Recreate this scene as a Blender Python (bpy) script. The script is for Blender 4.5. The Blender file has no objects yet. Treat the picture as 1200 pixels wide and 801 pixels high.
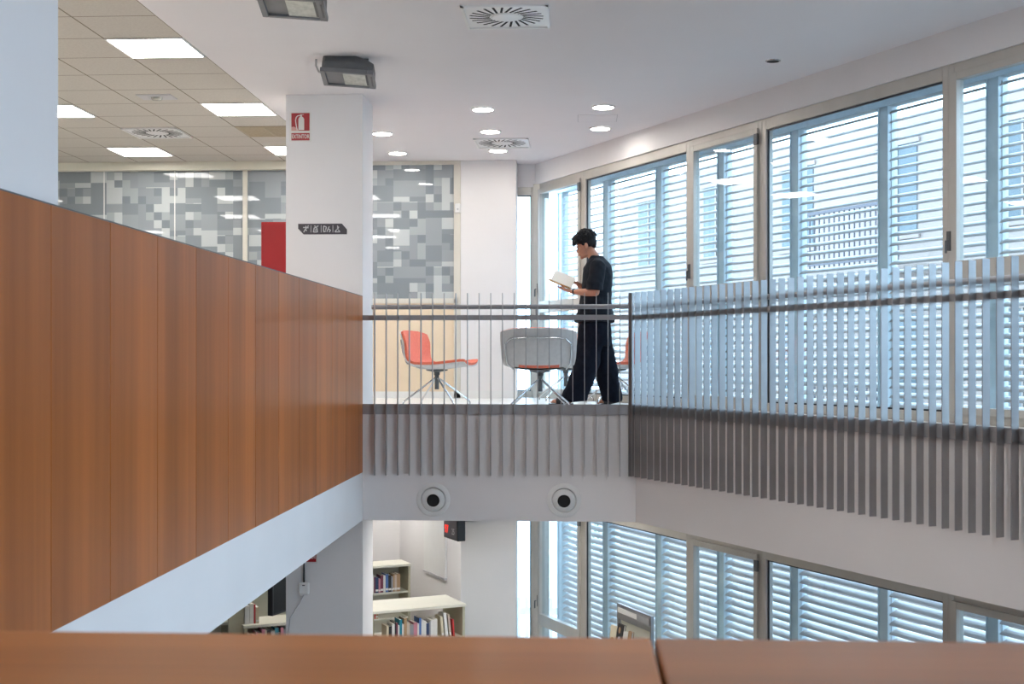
import bpy, bmesh, math, random
from mathutils import Vector, Matrix, Euler
PI = math.pi
scn = bpy.context.scene
C = scn.collection
R = random.Random(7)
# ------------------------------------------------------------------ camera model (for measuring only)
F = 1500.0; YAW = math.atan(80 / F); CA, SA = math.cos(YAW), math.sin(YAW)
EYE = 4.27                                   # eye height over the lower floor
FLOOR_U, CEIL_U, CEIL_L = 3.815, 6.67, 2.85
def cam2w(xc, zc): return Vector((xc * CA - zc * SA, xc * SA + zc * CA))
def at_depth(px, zc): return cam2w((px - 600) / F * zc, zc)
def at_height(px, py, z): return at_depth(px, F * (z - EYE) / (422.0 - py))
def ray(px):
    u = (px - 600) / F
    return Vector((u * CA - SA, u * SA + CA))
def on_Y(px, Y):
    r = ray(px); return r.x / r.y * Y
def on_X(px, X):
    r = ray(px); return r.y / r.x * X
def on_line(px, P, D):                       # parameter t where the sight line meets P + tD
    r = ray(px); return (P.x * r.y - P.y * r.x) / (D.y * r.x - D.x * r.y)

# ------------------------------------------------------------------ materials
def mat(name, col, rough=0.6, metal=0.0, spec=0.5, coat=0.0, coat_rough=0.05, emit=None, estr=0.0):
    m = bpy.data.materials.new(name); m.use_nodes = True
    b = m.node_tree.nodes['Principled BSDF']
    b.inputs['Base Color'].default_value = (*col, 1)
    b.inputs['Roughness'].default_value = rough
    b.inputs['Metallic'].default_value = metal
    b.inputs['Specular IOR Level'].default_value = spec
    b.inputs['Coat Weight'].default_value = coat
    b.inputs['Coat Roughness'].default_value = coat_rough
    if emit:
        b.inputs['Emission Color'].default_value = (*emit, 1)
        b.inputs['Emission Strength'].default_value = estr
    return m
def N(m, t, **kw):
    n = m.node_tree.nodes.new(t)
    for k, v in kw.items(): setattr(n, k, v)
    return n
def L(m, a, b): m.node_tree.links.new(a, b)
def ramp(m, fac, stops, interp='LINEAR'):
    r = N(m, 'ShaderNodeValToRGB'); r.color_ramp.interpolation = interp
    while len(r.color_ramp.elements) < len(stops): r.color_ramp.elements.new(0.5)
    for e, (p, c) in zip(r.color_ramp.elements, stops): e.position = p; e.color = (*c, 1)
    L(m, fac, r.inputs['Fac']); return r
def noise(m, scale, stretch=(1, 1, 1), detail=4, coord='Object'):
    tc = N(m, 'ShaderNodeTexCoord'); mp = N(m, 'ShaderNodeMapping')
    mp.inputs['Scale'].default_value = stretch
    L(m, tc.outputs[coord], mp.inputs['Vector'])
    nz = N(m, 'ShaderNodeTexNoise'); nz.inputs['Scale'].default_value = scale; nz.inputs['Detail'].default_value = detail
    L(m, mp.outputs['Vector'], nz.inputs['Vector']); return nz
def mottled(name, a, b, scale=3, stretch=(1, 1, 1), bump=0.0, **kw):
    m = mat(name, a, **kw); p = m.node_tree.nodes['Principled BSDF']
    nz = noise(m, scale, stretch)
    r = ramp(m, nz.outputs['Fac'], [(0.3, a), (0.7, b)])
    L(m, r.outputs['Color'], p.inputs['Base Color'])
    if bump:
        bp = N(m, 'ShaderNodeBump'); bp.inputs['Strength'].default_value = bump; bp.inputs['Distance'].default_value = 0.01
        n2 = noise(m, scale * 12, stretch); L(m, n2.outputs['Fac'], bp.inputs['Height']); L(m, bp.outputs['Normal'], p.inputs['Normal'])
    return m
M = {}
M['plaster'] = mottled('white_plaster', (0.755, 0.735, 0.735), (0.79, 0.77, 0.77), 1.5, bump=0.05, rough=0.85, spec=0.2)
M['ceiling'] = mottled('ceiling_plaster', (0.78, 0.76, 0.78), (0.80, 0.78, 0.80), 1.2, bump=0.05, rough=0.9, spec=0.15)
M['floor_u'] = mottled('pale_floor', (0.72, 0.70, 0.66), (0.78, 0.77, 0.73), 2, rough=0.35)
M['floor_l'] = mottled('lower_floor_vinyl', (0.58, 0.50, 0.43), (0.64, 0.56, 0.48), 2, rough=0.5)
M['frame'] = mottled('champagne_aluminium', (0.50, 0.475, 0.43), (0.55, 0.52, 0.475), 4, rough=0.4, metal=0.25)
M['steel'] = mottled('grey_painted_steel', (0.35, 0.35, 0.36), (0.40, 0.40, 0.41), 5, rough=0.30, metal=0.85)
M['band'] = mottled('bare_grey_steel', (0.33, 0.33, 0.345), (0.38, 0.38, 0.395), 4, rough=0.45, metal=0.3)
M['galv'] = mottled('galvanised_steel', (0.52, 0.60, 0.64), (0.62, 0.70, 0.74), 9, rough=0.5, metal=0.0)
M['louvre'] = mottled('white_louvre', (0.44, 0.39, 0.365), (0.49, 0.44, 0.41), 3, rough=0.45)
M['chrome'] = mat('chrome', (0.62, 0.63, 0.65), 0.2, 1.0)
M['black'] = mat('black_plastic', (0.012, 0.012, 0.014), 0.35)
M['dark'] = mat('dark_slot', (0.01, 0.01, 0.011), 0.8)
M['whiteplastic'] = mottled('white_plastic', (0.74, 0.74, 0.73), (0.78, 0.78, 0.77), 4, rough=0.35)
M['lampgrey'] = mottled('cast_grey_housing', (0.10, 0.105, 0.11), (0.14, 0.145, 0.15), 8, rough=0.5, metal=0.3)
M['orange'] = mottled('orange_fabric', (0.80, 0.17, 0.095), (0.87, 0.21, 0.12), 40, bump=0.3, rough=0.7)
M['shell'] = mottled('light_grey_shell', (0.58, 0.57, 0.56), (0.64, 0.63, 0.62), 30, bump=0.2, rough=0.65)
M['cream'] = mottled('cream_shelf', (0.66, 0.64, 0.54), (0.70, 0.68, 0.58), 3, rough=0.5)
M['olive'] = mottled('olive_shelf_side', (0.42, 0.40, 0.29), (0.47, 0.45, 0.33), 3, rough=0.55)
M['beige'] = mottled('beige_board', (0.74, 0.60, 0.43), (0.78, 0.64, 0.47), 3, rough=0.55)
M['paper'] = mottled('paper', (0.80, 0.78, 0.72), (0.84, 0.82, 0.77), 10, rough=0.8)
M['red'] = mottled('red_enamel', (0.30, 0.006, 0.010), (0.34, 0.008, 0.012), 3, rough=0.35)
M['signred'] = mat('sign_red', (0.36, 0.006, 0.012), 0.35)
M['signwhite'] = mat('sign_white', (0.72, 0.70, 0.67), 0.4)
M['signgrey'] = mat('sign_charcoal', (0.055, 0.05, 0.06), 0.45)
M['signlight'] = mat('sign_light_grey', (0.50, 0.50, 0.52), 0.5)
M['skin'] = mottled('skin', (0.46, 0.21, 0.13), (0.52, 0.25, 0.16), 12, rough=0.5)
M['hair'] = mat('black_hair', (0.006, 0.006, 0.008), 0.6, spec=0.25)
M['shirt'] = mottled('black_jersey', (0.007, 0.009, 0.014), (0.012, 0.014, 0.020), 30, bump=0.2, rough=0.85, spec=0.2)
M['trouser'] = mottled('navy_black_cloth', (0.004, 0.005, 0.011), (0.007, 0.009, 0.017), 25, bump=0.2, rough=0.9, spec=0.15)
M['yellow'] = mat('yellow_cover', (0.62, 0.33, 0.04), 0.5)
M['extwall'] = mottled('pale_render', (0.22, 0.17, 0.145), (0.30, 0.235, 0.20), 0.25, rough=0.9)
M['extbrick'] = mottled('pinkish_render', (0.18, 0.125, 0.11), (0.25, 0.18, 0.155), 0.25, rough=0.9)
M['extdark'] = mat('facade_window_glass', (0.05, 0.07, 0.08), 0.15)
M['extrail'] = mat('balcony_paint', (0.06, 0.05, 0.06), 0.5)
M['pavement'] = mottled('pavement', (0.44, 0.42, 0.40), (0.50, 0.48, 0.46), 1, rough=0.9)
M['leaf'] = mottled('leaf_green', (0.10, 0.20, 0.06), (0.18, 0.30, 0.10), 6, rough=0.7)
M['bark'] = mottled('bark', (0.16, 0.12, 0.09), (0.24, 0.18, 0.13), 8, rough=0.9)
def lampmat(name, col, s):
    m = bpy.data.materials.new(name); m.use_nodes = True; nt = m.node_tree; nt.nodes.clear()
    e = nt.nodes.new('ShaderNodeEmission'); e.inputs[0].default_value = (*col, 1); e.inputs[1].default_value = s
    o = nt.nodes.new('ShaderNodeOutputMaterial'); nt.links.new(e.outputs[0], o.inputs[0]); return m
PANEL_E, DOWN_E = 9.5, 36.0
M['panel_light'] = lampmat('panel_light_glow', (1.0, 0.97, 0.93), PANEL_E)
M['down_light'] = lampmat('downlight_glow', (1.0, 0.95, 0.88), DOWN_E)
M['flood_glass'] = mottled('flood_lens', (0.45, 0.46, 0.42), (0.60, 0.61, 0.56), 30, rough=0.15)
M['led'] = lampmat('red_led', (1.0, 0.04, 0.02), 0.8)
def glassmat(name, tint, ior=1.5):
    m = bpy.data.materials.new(name); m.use_nodes = True; nt = m.node_tree; nt.nodes.clear()
    t = nt.nodes.new('ShaderNodeBsdfTransparent'); t.inputs[0].default_value = (*tint, 1)
    g = nt.nodes.new('ShaderNodeBsdfGlossy'); g.inputs['Roughness'].default_value = 0.0
    # Schlick reflectance, the same from both sides of the thin pane
    ge = nt.nodes.new('ShaderNodeNewGeometry'); dt = nt.nodes.new('ShaderNodeVectorMath'); dt.operation = 'DOT_PRODUCT'
    nt.links.new(ge.outputs['Incoming'], dt.inputs[0]); nt.links.new(ge.outputs['Normal'], dt.inputs[1])
    ab = nt.nodes.new('ShaderNodeMath'); ab.operation = 'ABSOLUTE'; nt.links.new(dt.outputs['Value'], ab.inputs[0])
    om = nt.nodes.new('ShaderNodeMath'); om.operation = 'SUBTRACT'; om.inputs[0].default_value = 1.0; nt.links.new(ab.outputs[0], om.inputs[1])
    pw = nt.nodes.new('ShaderNodeMath'); pw.operation = 'POWER'; pw.inputs[1].default_value = 5.0; nt.links.new(om.outputs[0], pw.inputs[0])
    f0 = ((ior - 1) / (ior + 1)) ** 2
    fr = nt.nodes.new('ShaderNodeMath'); fr.operation = 'MULTIPLY_ADD'; fr.inputs[1].default_value = 1 - f0; fr.inputs[2].default_value = f0; nt.links.new(pw.outputs[0], fr.inputs[0])
    mx = nt.nodes.new('ShaderNodeMixShader'); o = nt.nodes.new('ShaderNodeOutputMaterial')
    nt.links.new(fr.outputs[0], mx.inputs[0]); nt.links.new(t.outputs[0], mx.inputs[1]); nt.links.new(g.outputs[0], mx.inputs[2])
    nt.links.new(mx.outputs[0], o.inputs[0]); return m
M['glass'] = glassmat('window_glass', (0.90, 0.955, 0.97), 1.6)
# wood with vertical grain; each board has its own tone
def woodmat(name, base, stretch, gloss=0.32):
    m = mat(name, base, gloss, spec=0.10, coat=0.02, coat_rough=0.15); p = m.node_tree.nodes['Principled BSDF']
    oi = N(m, 'ShaderNodeObjectInfo'); tc = N(m, 'ShaderNodeTexCoord')
    add = N(m, 'ShaderNodeVectorMath', operation='ADD'); mul = N(m, 'ShaderNodeMath', operation='MULTIPLY'); mul.inputs[1].default_value = 37.0
    L(m, oi.outputs['Random'], mul.inputs[0]); L(m, tc.outputs['Object'], add.inputs[0]); L(m, mul.outputs[0], add.inputs[1])
    mp = N(m, 'ShaderNodeMapping'); mp.inputs['Scale'].default_value = stretch; L(m, add.outputs[0], mp.inputs['Vector'])
    n1 = N(m, 'ShaderNodeTexNoise'); n1.inputs['Scale'].default_value = 2.2; n1.inputs['Detail'].default_value = 2
    n2 = N(m, 'ShaderNodeTexNoise'); n2.inputs['Scale'].default_value = 16; n2.inputs['Detail'].default_value = 6
    L(m, mp.outputs[0], n1.inputs['Vector']); L(m, mp.outputs[0], n2.inputs['Vector'])
    mx = N(m, 'ShaderNodeMath', operation='MULTIPLY_ADD'); mx.inputs[1].default_value = 0.30
    L(m, n2.outputs['Fac'], mx.inputs[0]); L(m, n1.outputs['Fac'], mx.inputs[2])
    a = tuple(c * 0.72 for c in base); b = tuple(c * 1.28 for c in base)
    r = ramp(m, mx.outputs[0], [(0.42, a), (0.65, base), (0.86, b)])
    L(m, r.outputs['Color'], p.inputs['Base Color']); return m
M['wood'] = woodmat('cherry_veneer', (0.38, 0.120, 0.030), (1, 1.6, 0.05))
M['woodtop'] = woodmat('cherry_veneer_top', (0.42, 0.135, 0.024), (0.05, 2.0, 1), 0.42)
# tile ceiling: 0.6 m mineral tiles with thin grooves
TX0 = at_height(334, 141, CEIL_U).x
TY0 = at_height(122.7, 44.9, CEIL_U).y
def tilemat():
    m = mat('mineral_ceiling_tile', (0.56, 0.52, 0.46), 0.9, spec=0.1); p = m.node_tree.nodes['Principled BSDF']
    g = N(m, 'ShaderNodeNewGeometry'); sp = N(m, 'ShaderNodeSeparateXYZ'); L(m, g.outputs['Position'], sp.inputs[0])
    outs = []
    for ax, o in (('X', TX0), ('Y', TY0)):
        s = N(m, 'ShaderNodeMath', operation='SUBTRACT'); s.inputs[1].default_value = o - 60.0; L(m, sp.outputs[ax], s.inputs[0])
        w = N(m, 'ShaderNodeMath', operation='PINGPONG'); w.inputs[1].default_value = 0.3; L(m, s.outputs[0], w.inputs[0])
        c = N(m, 'ShaderNodeMath', operation='LESS_THAN'); c.inputs[1].default_value = 0.006; L(m, w.outputs[0], c.inputs[0]); outs.append(c)
    mx = N(m, 'ShaderNodeMath', operation='MAXIMUM'); L(m, outs[0].outputs[0], mx.inputs[0]); L(m, outs[1].outputs[0], mx.inputs[1])
    mc = N(m, 'ShaderNodeMix', data_type='RGBA')
    nz = noise(m, 60); r = ramp(m, nz.outputs['Fac'], [(0.35, (0.54, 0.51, 0.465)), (0.65, (0.59, 0.56, 0.51))])
    L(m, r.outputs['Color'], mc.inputs[6]); mc.inputs[7].default_value = (0.22, 0.19, 0.15, 1); L(m, mx.outputs[0], mc.inputs[0])
    L(m, mc.outputs[2], p.inputs['Base Color']); return m
M['tiles'] = tilemat()
# privacy film with a random pixel pattern printed on it, under clear glass
def filmmat():
    m = mat('pixel_film_glass', (0.4, 0.45, 0.47), 0.5, spec=0.5, coat=0.9, coat_rough=0.01); p = m.node_tree.nodes['Principled BSDF']
    g = N(m, 'ShaderNodeNewGeometry')
    def cell(size, seed):
        mp = N(m, 'ShaderNodeVectorMath', operation='MULTIPLY_ADD'); mp.inputs[1].default_value = (1 / size, 0, 1 / size); mp.inputs[2].default_value = (seed, 0.5, seed * 2.3)
        L(m, g.outputs['Position'], mp.inputs[0])
        fl = N(m, 'ShaderNodeVectorMath', operation='FLOOR'); L(m, mp.outputs[0], fl.inputs[0])
        wn = N(m, 'ShaderNodeTexWhiteNoise', noise_dimensions='3D'); L(m, fl.outputs[0], wn.inputs['Vector']); return wn.outputs['Value']
    S = 0.098
    a = ramp(m, cell(S, 0.0), [(0.0, (0.20, 0.235, 0.26)), (0.30, (0.27, 0.305, 0.33)), (0.62, (0.35, 0.385, 0.405)), (0.80, (0.50, 0.54, 0.545))], 'CONSTANT')
    b = ramp(m, cell(2 * S, 0.5), [(0.0, (0.22, 0.255, 0.28)), (0.45, (0.29, 0.325, 0.35)), (0.82, (0.48, 0.52, 0.53))], 'CONSTANT')
    pick = N(m, 'ShaderNodeMath', operation='GREATER_THAN'); pick.inputs[1].default_value = 0.52; L(m, cell(2 * S, 0.5 + 11), pick.inputs[0])
    mc = N(m, 'ShaderNodeMix', data_type='RGBA'); L(m, pick.outputs[0], mc.inputs[0]); L(m, a.outputs['Color'], mc.inputs[6]); L(m, b.outputs['Color'], mc.inputs[7])
    L(m, mc.outputs[2], p.inputs['Base Color']); return m
M['film'] = filmmat()

# ------------------------------------------------------------------ mesh builder
class MB:
    def __init__(s): s.v = []; s.f = []; s.mi = []
    def add(s, vs, fs, T=None, mi=0):
        o = len(s.v)
        for p in vs:
            p = Vector(p); s.v.append(T @ p if T is not None else p)
        for f in fs: s.f.append([o + i for i in f]); s.mi.append(mi)
        return s
    def box(s, a, b, T=None, mi=0):
        (x0, y0, z0), (x1, y1, z1) = a, b
        vs = [(x0, y0, z0), (x1, y0, z0), (x1, y1, z0), (x0, y1, z0), (x0, y0, z1), (x1, y0, z1), (x1, y1, z1), (x0, y1, z1)]
        return s.add(vs, [(0, 3, 2, 1), (4, 5, 6, 7), (0, 1, 5, 4), (1, 2, 6, 5), (2, 3, 7, 6), (3, 0, 4, 7)], T, mi)
    def prism(s, poly, z0, z1, T=None, mi=0):
        n = len(poly)
        vs = [(x, y, z0) for x, y in poly] + [(x, y, z1) for x, y in poly]
        fs = [tuple(range(n - 1, -1, -1)), tuple(range(n, 2 * n))] + [(i, (i + 1) % n, n + (i + 1) % n, n + i) for i in range(n)]
        return s.add(vs, fs, T, mi)
    def rings(s, rings, caps=True, T=None, mi=0, closed=False):
        n = len(rings[0]); vs = [p for r in rings for p in r]; fs = []
        m = len(rings)
        for k in range(m if closed else m - 1):
            a, b = k * n, ((k + 1) % m) * n
            for i in range(n): j = (i + 1) % n; fs.append((a + i, a + j, b + j, b + i))
        if caps and not closed: fs.append(tuple(range(n - 1, -1, -1))); fs.append(tuple((m - 1) * n + i for i in range(n)))
        return s.add(vs, fs, T, mi)
    def lathe(s, prof, n=24, T=None, mi=0, caps=True):
        return s.rings([[(r * math.cos(2 * PI * i / n), r * math.sin(2 * PI * i / n), z) for i in range(n)] for r, z in prof], caps, T, mi)
    def tube(s, pts, r, n=8, T=None, mi=0, r2=None):
        pts = [Vector(p) for p in pts]; rr = r if isinstance(r, (list, tuple)) else [r] * len(pts)
        rings = []; ref = None
        for k, p in enumerate(pts):
            t = (pts[min(k + 1, len(pts) - 1)] - pts[max(k - 1, 0)]).normalized()
            if ref is None: ref = Vector((0, 0, 1)) if abs(t.z) < 0.9 else Vector((1, 0, 0))
            u = (ref - t * ref.dot(t)).normalized(); w = t.cross(u); ref = u
            q = rr[k]; qu, qw = q if isinstance(q, (list, tuple)) else (q, q)
            rings.append([p + u * (qu * math.cos(2 * PI * i / n)) + w * (qw * math.sin(2 * PI * i / n)) for i in range(n)])
        return s.rings(rings, True, T, mi)
    def ellipsoid(s, c, r, n=16, rot=None, T=None, mi=0):
        c = Vector(c); rings = []
        m = n // 2
        for k in range(m + 1):
            a = -PI / 2 + PI * (0.02 + 0.96 * k / m)
            ring = []
            for i in range(n):
                p = Vector((r[0] * math.cos(a) * math.cos(2 * PI * i / n), r[1] * math.cos(a) * math.sin(2 * PI * i / n), r[2] * math.sin(a)))
                if rot is not None: p = rot @ p
                ring.append(c + p)
            rings.append(ring)
        return s.rings(rings, True, T, mi)
    def build(s, name, mats, parent=None, smooth=False, bevel=0.0, angle=35):
        me = bpy.data.meshes.new(name); me.from_pydata([tuple(p) for p in s.v], [], s.f)
        for m in (mats if isinstance(mats, (list, tuple)) else [mats]): me.materials.append(m)
        me.polygons.foreach_set('material_index', s.mi); me.update()
        bm = bmesh.new(); bm.from_mesh(me); bmesh.ops.recalc_face_normals(bm, faces=bm.faces); bm.to_mesh(me); bm.free()
        o = bpy.data.objects.new(name, me); C.objects.link(o)
        if parent is not None: o.parent = parent
        if smooth:
            for p in me.polygons: p.use_smooth = True
            try: me.set_sharp_from_angle(angle=math.radians(angle))
            except Exception: pass
        if bevel:
            b = o.modifiers.new('soft_edges', 'BEVEL'); b.width = bevel; b.segments = 2; b.limit_method = 'ANGLE'; b.harden_normals = False
        return o
def empty(name, loc=(0, 0, 0), rz=0.0):
    o = bpy.data.objects.new(name, None); C.objects.link(o); o.location = loc; o.rotation_euler = (0, 0, rz); o.empty_display_size = 0.1; return o
def tag(o, label, cat, group=None, kind=None):
    o['label'] = label; o['category'] = cat
    if group: o['group'] = group
    if kind: o['kind'] = kind
    return o
def struct(o, label=None):
    o['kind'] = 'structure'
    if label: o['label'] = label
    return o
def copy_tree(o, parent=None):
    c = o.copy(); C.objects.link(c); c.parent = parent
    for ch in list(o.children): copy_tree(ch, c)
    return c
def RZ(a, loc=(0, 0, 0)): return Matrix.Translation(loc) @ Matrix.Rotation(a, 4, 'Z')

# ------------------------------------------------------------------ key lines of the building
LX = at_depth(425, 1500 / 131.8).x                  # left parapet face (runs along +Y)
YF = at_depth(427, 1500 / 131.8).y                  # face of the bridge across the void
CR = Vector((on_Y(745, YF), YF))                    # corner where both railings meet
dcam = Vector((680.0, -F)).normalized()             # direction of the window wall in camera axes
D = cam2w(dcam.x, dcam.y)                           # ... in building axes
NO = Vector((-D.y, D.x))                            # outward normal
if NO.x < 0: NO = -NO
P0 = at_depth(628, 1500 / 95.8)                     # inner corner of the window wall
def WL(t, w=0.0): return P0 + D * t + NO * w
def RL(t, w=0.0): return CR + D * t + NO * w
DA = math.atan2(D.y, D.x)
YB = at_depth(540, F * 2.4 / 234).y                 # back partition plane
XW, YS = -10.5, -4.5                                # far left wall, wall behind the camera
TEND = 17.5
def wallT(t0=0.0, z=0.0, w=0.0):                    # local x along the wall, local y outward
    p = WL(t0, w); return Matrix.Translation((p.x, p.y, z)) @ Matrix(((D.x, NO.x, 0, 0), (D.y, NO.y, 0, 0), (0, 0, 1, 0), (0, 0, 0, 1)))
def railT(t0=0.0, z=0.0, w=0.0):
    p = RL(t0, w); return Matrix.Translation((p.x, p.y, z)) @ Matrix(((D.x, NO.x, 0, 0), (D.y, NO.y, 0, 0), (0, 0, 1, 0), (0, 0, 0, 1)))

# ------------------------------------------------------------------ shell
YE = P0.y + 0.0
far_poly = [(XW, YS), (WL(TEND).x, WL(TEND).y), (P0.x, P0.y), (P0.x, YE + 0.0), (XW, YE)]
# upper floor slab with the void cut out
m = MB()
LS = LX - 0.026
poly = [(XW, YS), (LS, YS), (LS, YF), (CR.x, YF), tuple(RL(TEND - 2.5)), tuple(WL(TEND - 2.5, 0.15)), tuple(WL(0, 0.15)), (P0.x + .13, P0.y + .0), (P0.x, YE + 0.15), (XW, YE + 0.15)]
poly = [(XW, YS), (LS, YS), (LS, YF), (CR.x, YF), tuple(RL(TEND - 2.5)), tuple(WL(TEND - 2.5, 0.02)), tuple(WL(0, 0.02)), (XW, YE + 0.02)]
m.prism(poly, CEIL_L, FLOOR_U)
fl = m.build('floor', [M['plaster'], M['floor_u']])
for p in fl.data.polygons:
    if p.normal.z > 0.9: p.material_index = 1
struct(fl, 'upper storey floor slab with white fascia around the void')
# lower floor: reaches further back than the upper one
m = MB(); m.box((XW, YS, -0.1), (9.5, 21.0, 0.0)); struct(m.build('floor', M['floor_l']), 'lower storey floor')
# ceilings
m = MB(); m.prism([(TX0, YS), (WL(TEND).x + 3, YS), tuple(WL(TEND)), tuple(WL(0, 0.1)), (TX0, YE + 0.1)], CEIL_U, CEIL_U + 0.15)
struct(m.build('ceiling', M['ceiling']), 'smooth white ceiling over the void and walkway')
m = MB(); m.box((XW, YS, CEIL_U), (TX0, YE + 0.1, CEIL_U + 0.15)); struct(m.build('ceiling', M['tiles']), 'square tiled office ceiling')
m = MB(); m.box((XW, YE + 0.02, CEIL_L), (P0.x - 0.8, 21.0, CEIL_L + 0.15)); struct(m.build('ceiling', M['ceiling']), 'lower storey ceiling at the back')
# outer walls
m = MB(); m.box((XW - 0.2, YS, 0), (XW, 21.0, CEIL_U)); struct(m.build('wall_left', M['plaster']))
m = MB(); m.box((XW, YS - 0.2, 0), (9.5, YS, CEIL_U)); struct(m.build('wall_front', M['plaster']))
m = MB(); m.box((XW, 20.6, 0), (P0.x - 0.8, 20.8, CEIL_L)); struct(m.build('wall_back', M['plaster']))
# window wall: lintel, strip between the storeys
HEAD_U, HEAD_L = 6.42, 2.60
m = MB()
m.box((-0.02, 0.0, HEAD_U), (TEND, 0.25, CEIL_U), wallT())
m.box((-0.02, 0.021, HEAD_L), (TEND, 0.25, FLOOR_U), wallT())
struct(m.build('wall_right', M['plaster']), 'white lintel and spandrel of the window wall')

# ------------------------------------------------------------------ windows
TS = [0.0, 1.2, 3.45, 4.65, 6.95, 8.15, 10.45, 11.65, 13.95, 15.15]
win_count = [0]
def window(T, w, z0, z1, operable, handle=True, first=False):
    win_count[0] += 1
    root = empty('window_%d' % win_count[0]); root['kind'] = 'structure'
    root.matrix_world = T
    fr = MB(); a = 0.06; dd = 0.075; ft = 0.10
    fr.box((0, 0.0, z0), (a, dd, z1)); fr.box((w - a, 0.0, z0), (w, dd, z1))
    fr.box((a, 0.0, z1 - ft), (w - a, dd, z1)); fr.box((a, 0.0, z0), (w - a, dd, z0 + 0.075))
    fr.build('window_frame', M['frame'], root, bevel=0.004)
    if operable:
        s = MB(); q = 0.055; y0, y1 = -0.022, 0.05
        X0, X1, Z0, Z1 = a - 0.012, w - a + 0.012, z0 + 0.06, z1 - ft + 0.03
        tz = z0 + 1.10
        s.box((X0, y0, Z0), (X0 + q, y1, Z1)); s.box((X1 - q, y0, Z0), (X1, y1, Z1))
        s.box((X0 + q, y0, Z1 - q), (X1 - q, y1, Z1)); s.box((X0 + q, y0, Z0), (X1 - q, y1, Z0 + q))
        s.box((X0 + q, y0, tz - 0.07), (X1 - q, y1, tz + 0.07))
        s.build('sash', M['frame'], root, bevel=0.004)
        g = MB(); g.box((X0 + q, 0.012, Z0 + q), (X1 - q, 0.020, tz - 0.07)); g.build('glass_pane', M['glass'], root)
        g = MB(); g.box((X0 + q, 0.012, tz + 0.07), (X1 - q, 0.020, Z1 - q)); g.build('glass_pane', M['glass'], root)
        gk = MB()
        for zz in (Z1 - 0.10, ): gk.box((w - a - 0.02, -0.035, zz - 0.05), (w - a + 0.03, -0.012, zz + 0.05))
        gk.build('hinge', M['lampgrey'], root, bevel=0.003)
        if handle:
            h = MB(); hx = a - 0.03; hz = z0 + 1.32
            h.box((hx - 0.018, -0.030, hz - 0.07), (hx + 0.018, -0.0, hz + 0.07)); h.tube([(hx, -0.03, hz), (hx, -0.05, hz), (hx, -0.052, hz - 0.09)], 0.009)
            h.build('window_handle', M['lampgrey'], root, bevel=0.004)
    else:
        g = MB(); g.box((a, 0.030, z0 + 0.075), (w - a, 0.038, z1 - ft)); g.build('glass_pane', M['glass'], root)
        k = MB(); b = 0.014
        k.box((a, 0.018, z0 + 0.075), (a + b, 0.030, z1 - ft)); k.box((w - a - b, 0.018, z0 + 0.075), (w - a, 0.030, z1 - ft))
        k.box((a + b, 0.018, z1 - ft - b), (w - a - b, 0.030, z1 - ft)); k.box((a + b, 0.018, z0 + 0.075), (w - a - b, 0.030, z0 + 0.075 + b))
        k.build('gasket', M['black'], root)
    return root
for lvl in range(2):
    z0, z1 = ((FLOOR_U + 0.002, HEAD_U), (0.02, HEAD_L))[lvl]
    for i in range(len(TS) - 1):
        w = TS[i + 1] - TS[i]
        window(wallT(TS[i], 0, 0.022), w, z0, z1, w < 1.5)
# frontal window pieces beside the pillar, both storeys (plane faces the camera side)
PILX0, PILX1 = on_Y(540, YB), on_Y(605, YB)
for z0, z1 in ((FLOOR_U + 0.002, HEAD_U - 0.03), (0.02, HEAD_L)):
    T = Matrix.Translation((-1.46, YE + 0.022, 0))
    window(T, P0.x - 0.0 + 1.46, z0, z1, False)
m = MB(); m.box((-1.5, YE + 0.021, HEAD_U - 0.03), (P0.x + 0.2, YE + 0.2, CEIL_U)); m.box((-1.5, YE + 0.021, HEAD_L), (P0.x + 0.2, YE + 0.2, FLOOR_U))
struct(m.build('wall_back', M['plaster']), 'white lintel above the narrow window beside the pillar')
# corner post where the two glazed planes meet
for z0, z1 in ((FLOOR_U + 0.001, HEAD_U), (0.01, HEAD_L)):
    m = MB(); m.prism([(P0.x - 0.03, YE - 0.03), (P0.x + 0.05, YE - 0.05), (P0.x + 0.16, YE + 0.12), (P0.x - 0.02, YE + 0.14)], z0, z1)
    struct(m.build('trim_4', M['frame']), 'aluminium corner post between the two window planes')
# pillars
def pillar(name, a, b, label, m_=None):
    m = MB(); m.box((*a, 0.001), (*b, CEIL_U - 0.001)); o = m.build(name, m_ or M['plaster'], bevel=0.004); struct(o, label); return o
COLX0, COLX1 = on_Y(335, at_depth(425, F * 2.4 / 312).y), at_depth(425, F * 2.4 / 312).x
CY0 = at_depth(425, F * 2.4 / 312).y; CY1 = at_depth(437, F * 2.4 / 297.5).y
def col_piece(x0, y0, x1, y1, z0, z1, label):
    m = MB(); m.box((x0, y0, z0), (x1, y1, z1)); struct(m.build('trim_1', M['plaster'], bevel=0.003), label)
for (x0, y0, x1, y1, nm) in ((COLX0, CY0, COLX1, CY1, 'white square column with the signs'), (PILX0, YB, PILX1, YE + 0.01, 'white pillar beside the corner window'), (COLX0, CY0 - 7.3, COLX1, CY1 - 7.3, 'white column behind the near end of the wooden parapet')):
    col_piece(x0, y0, x1, y1, FLOOR_U, CEIL_U, nm + ', upper storey'); col_piece(x0, y0, x1, y1, 0, CEIL_L, nm + ', lower storey')
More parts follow.
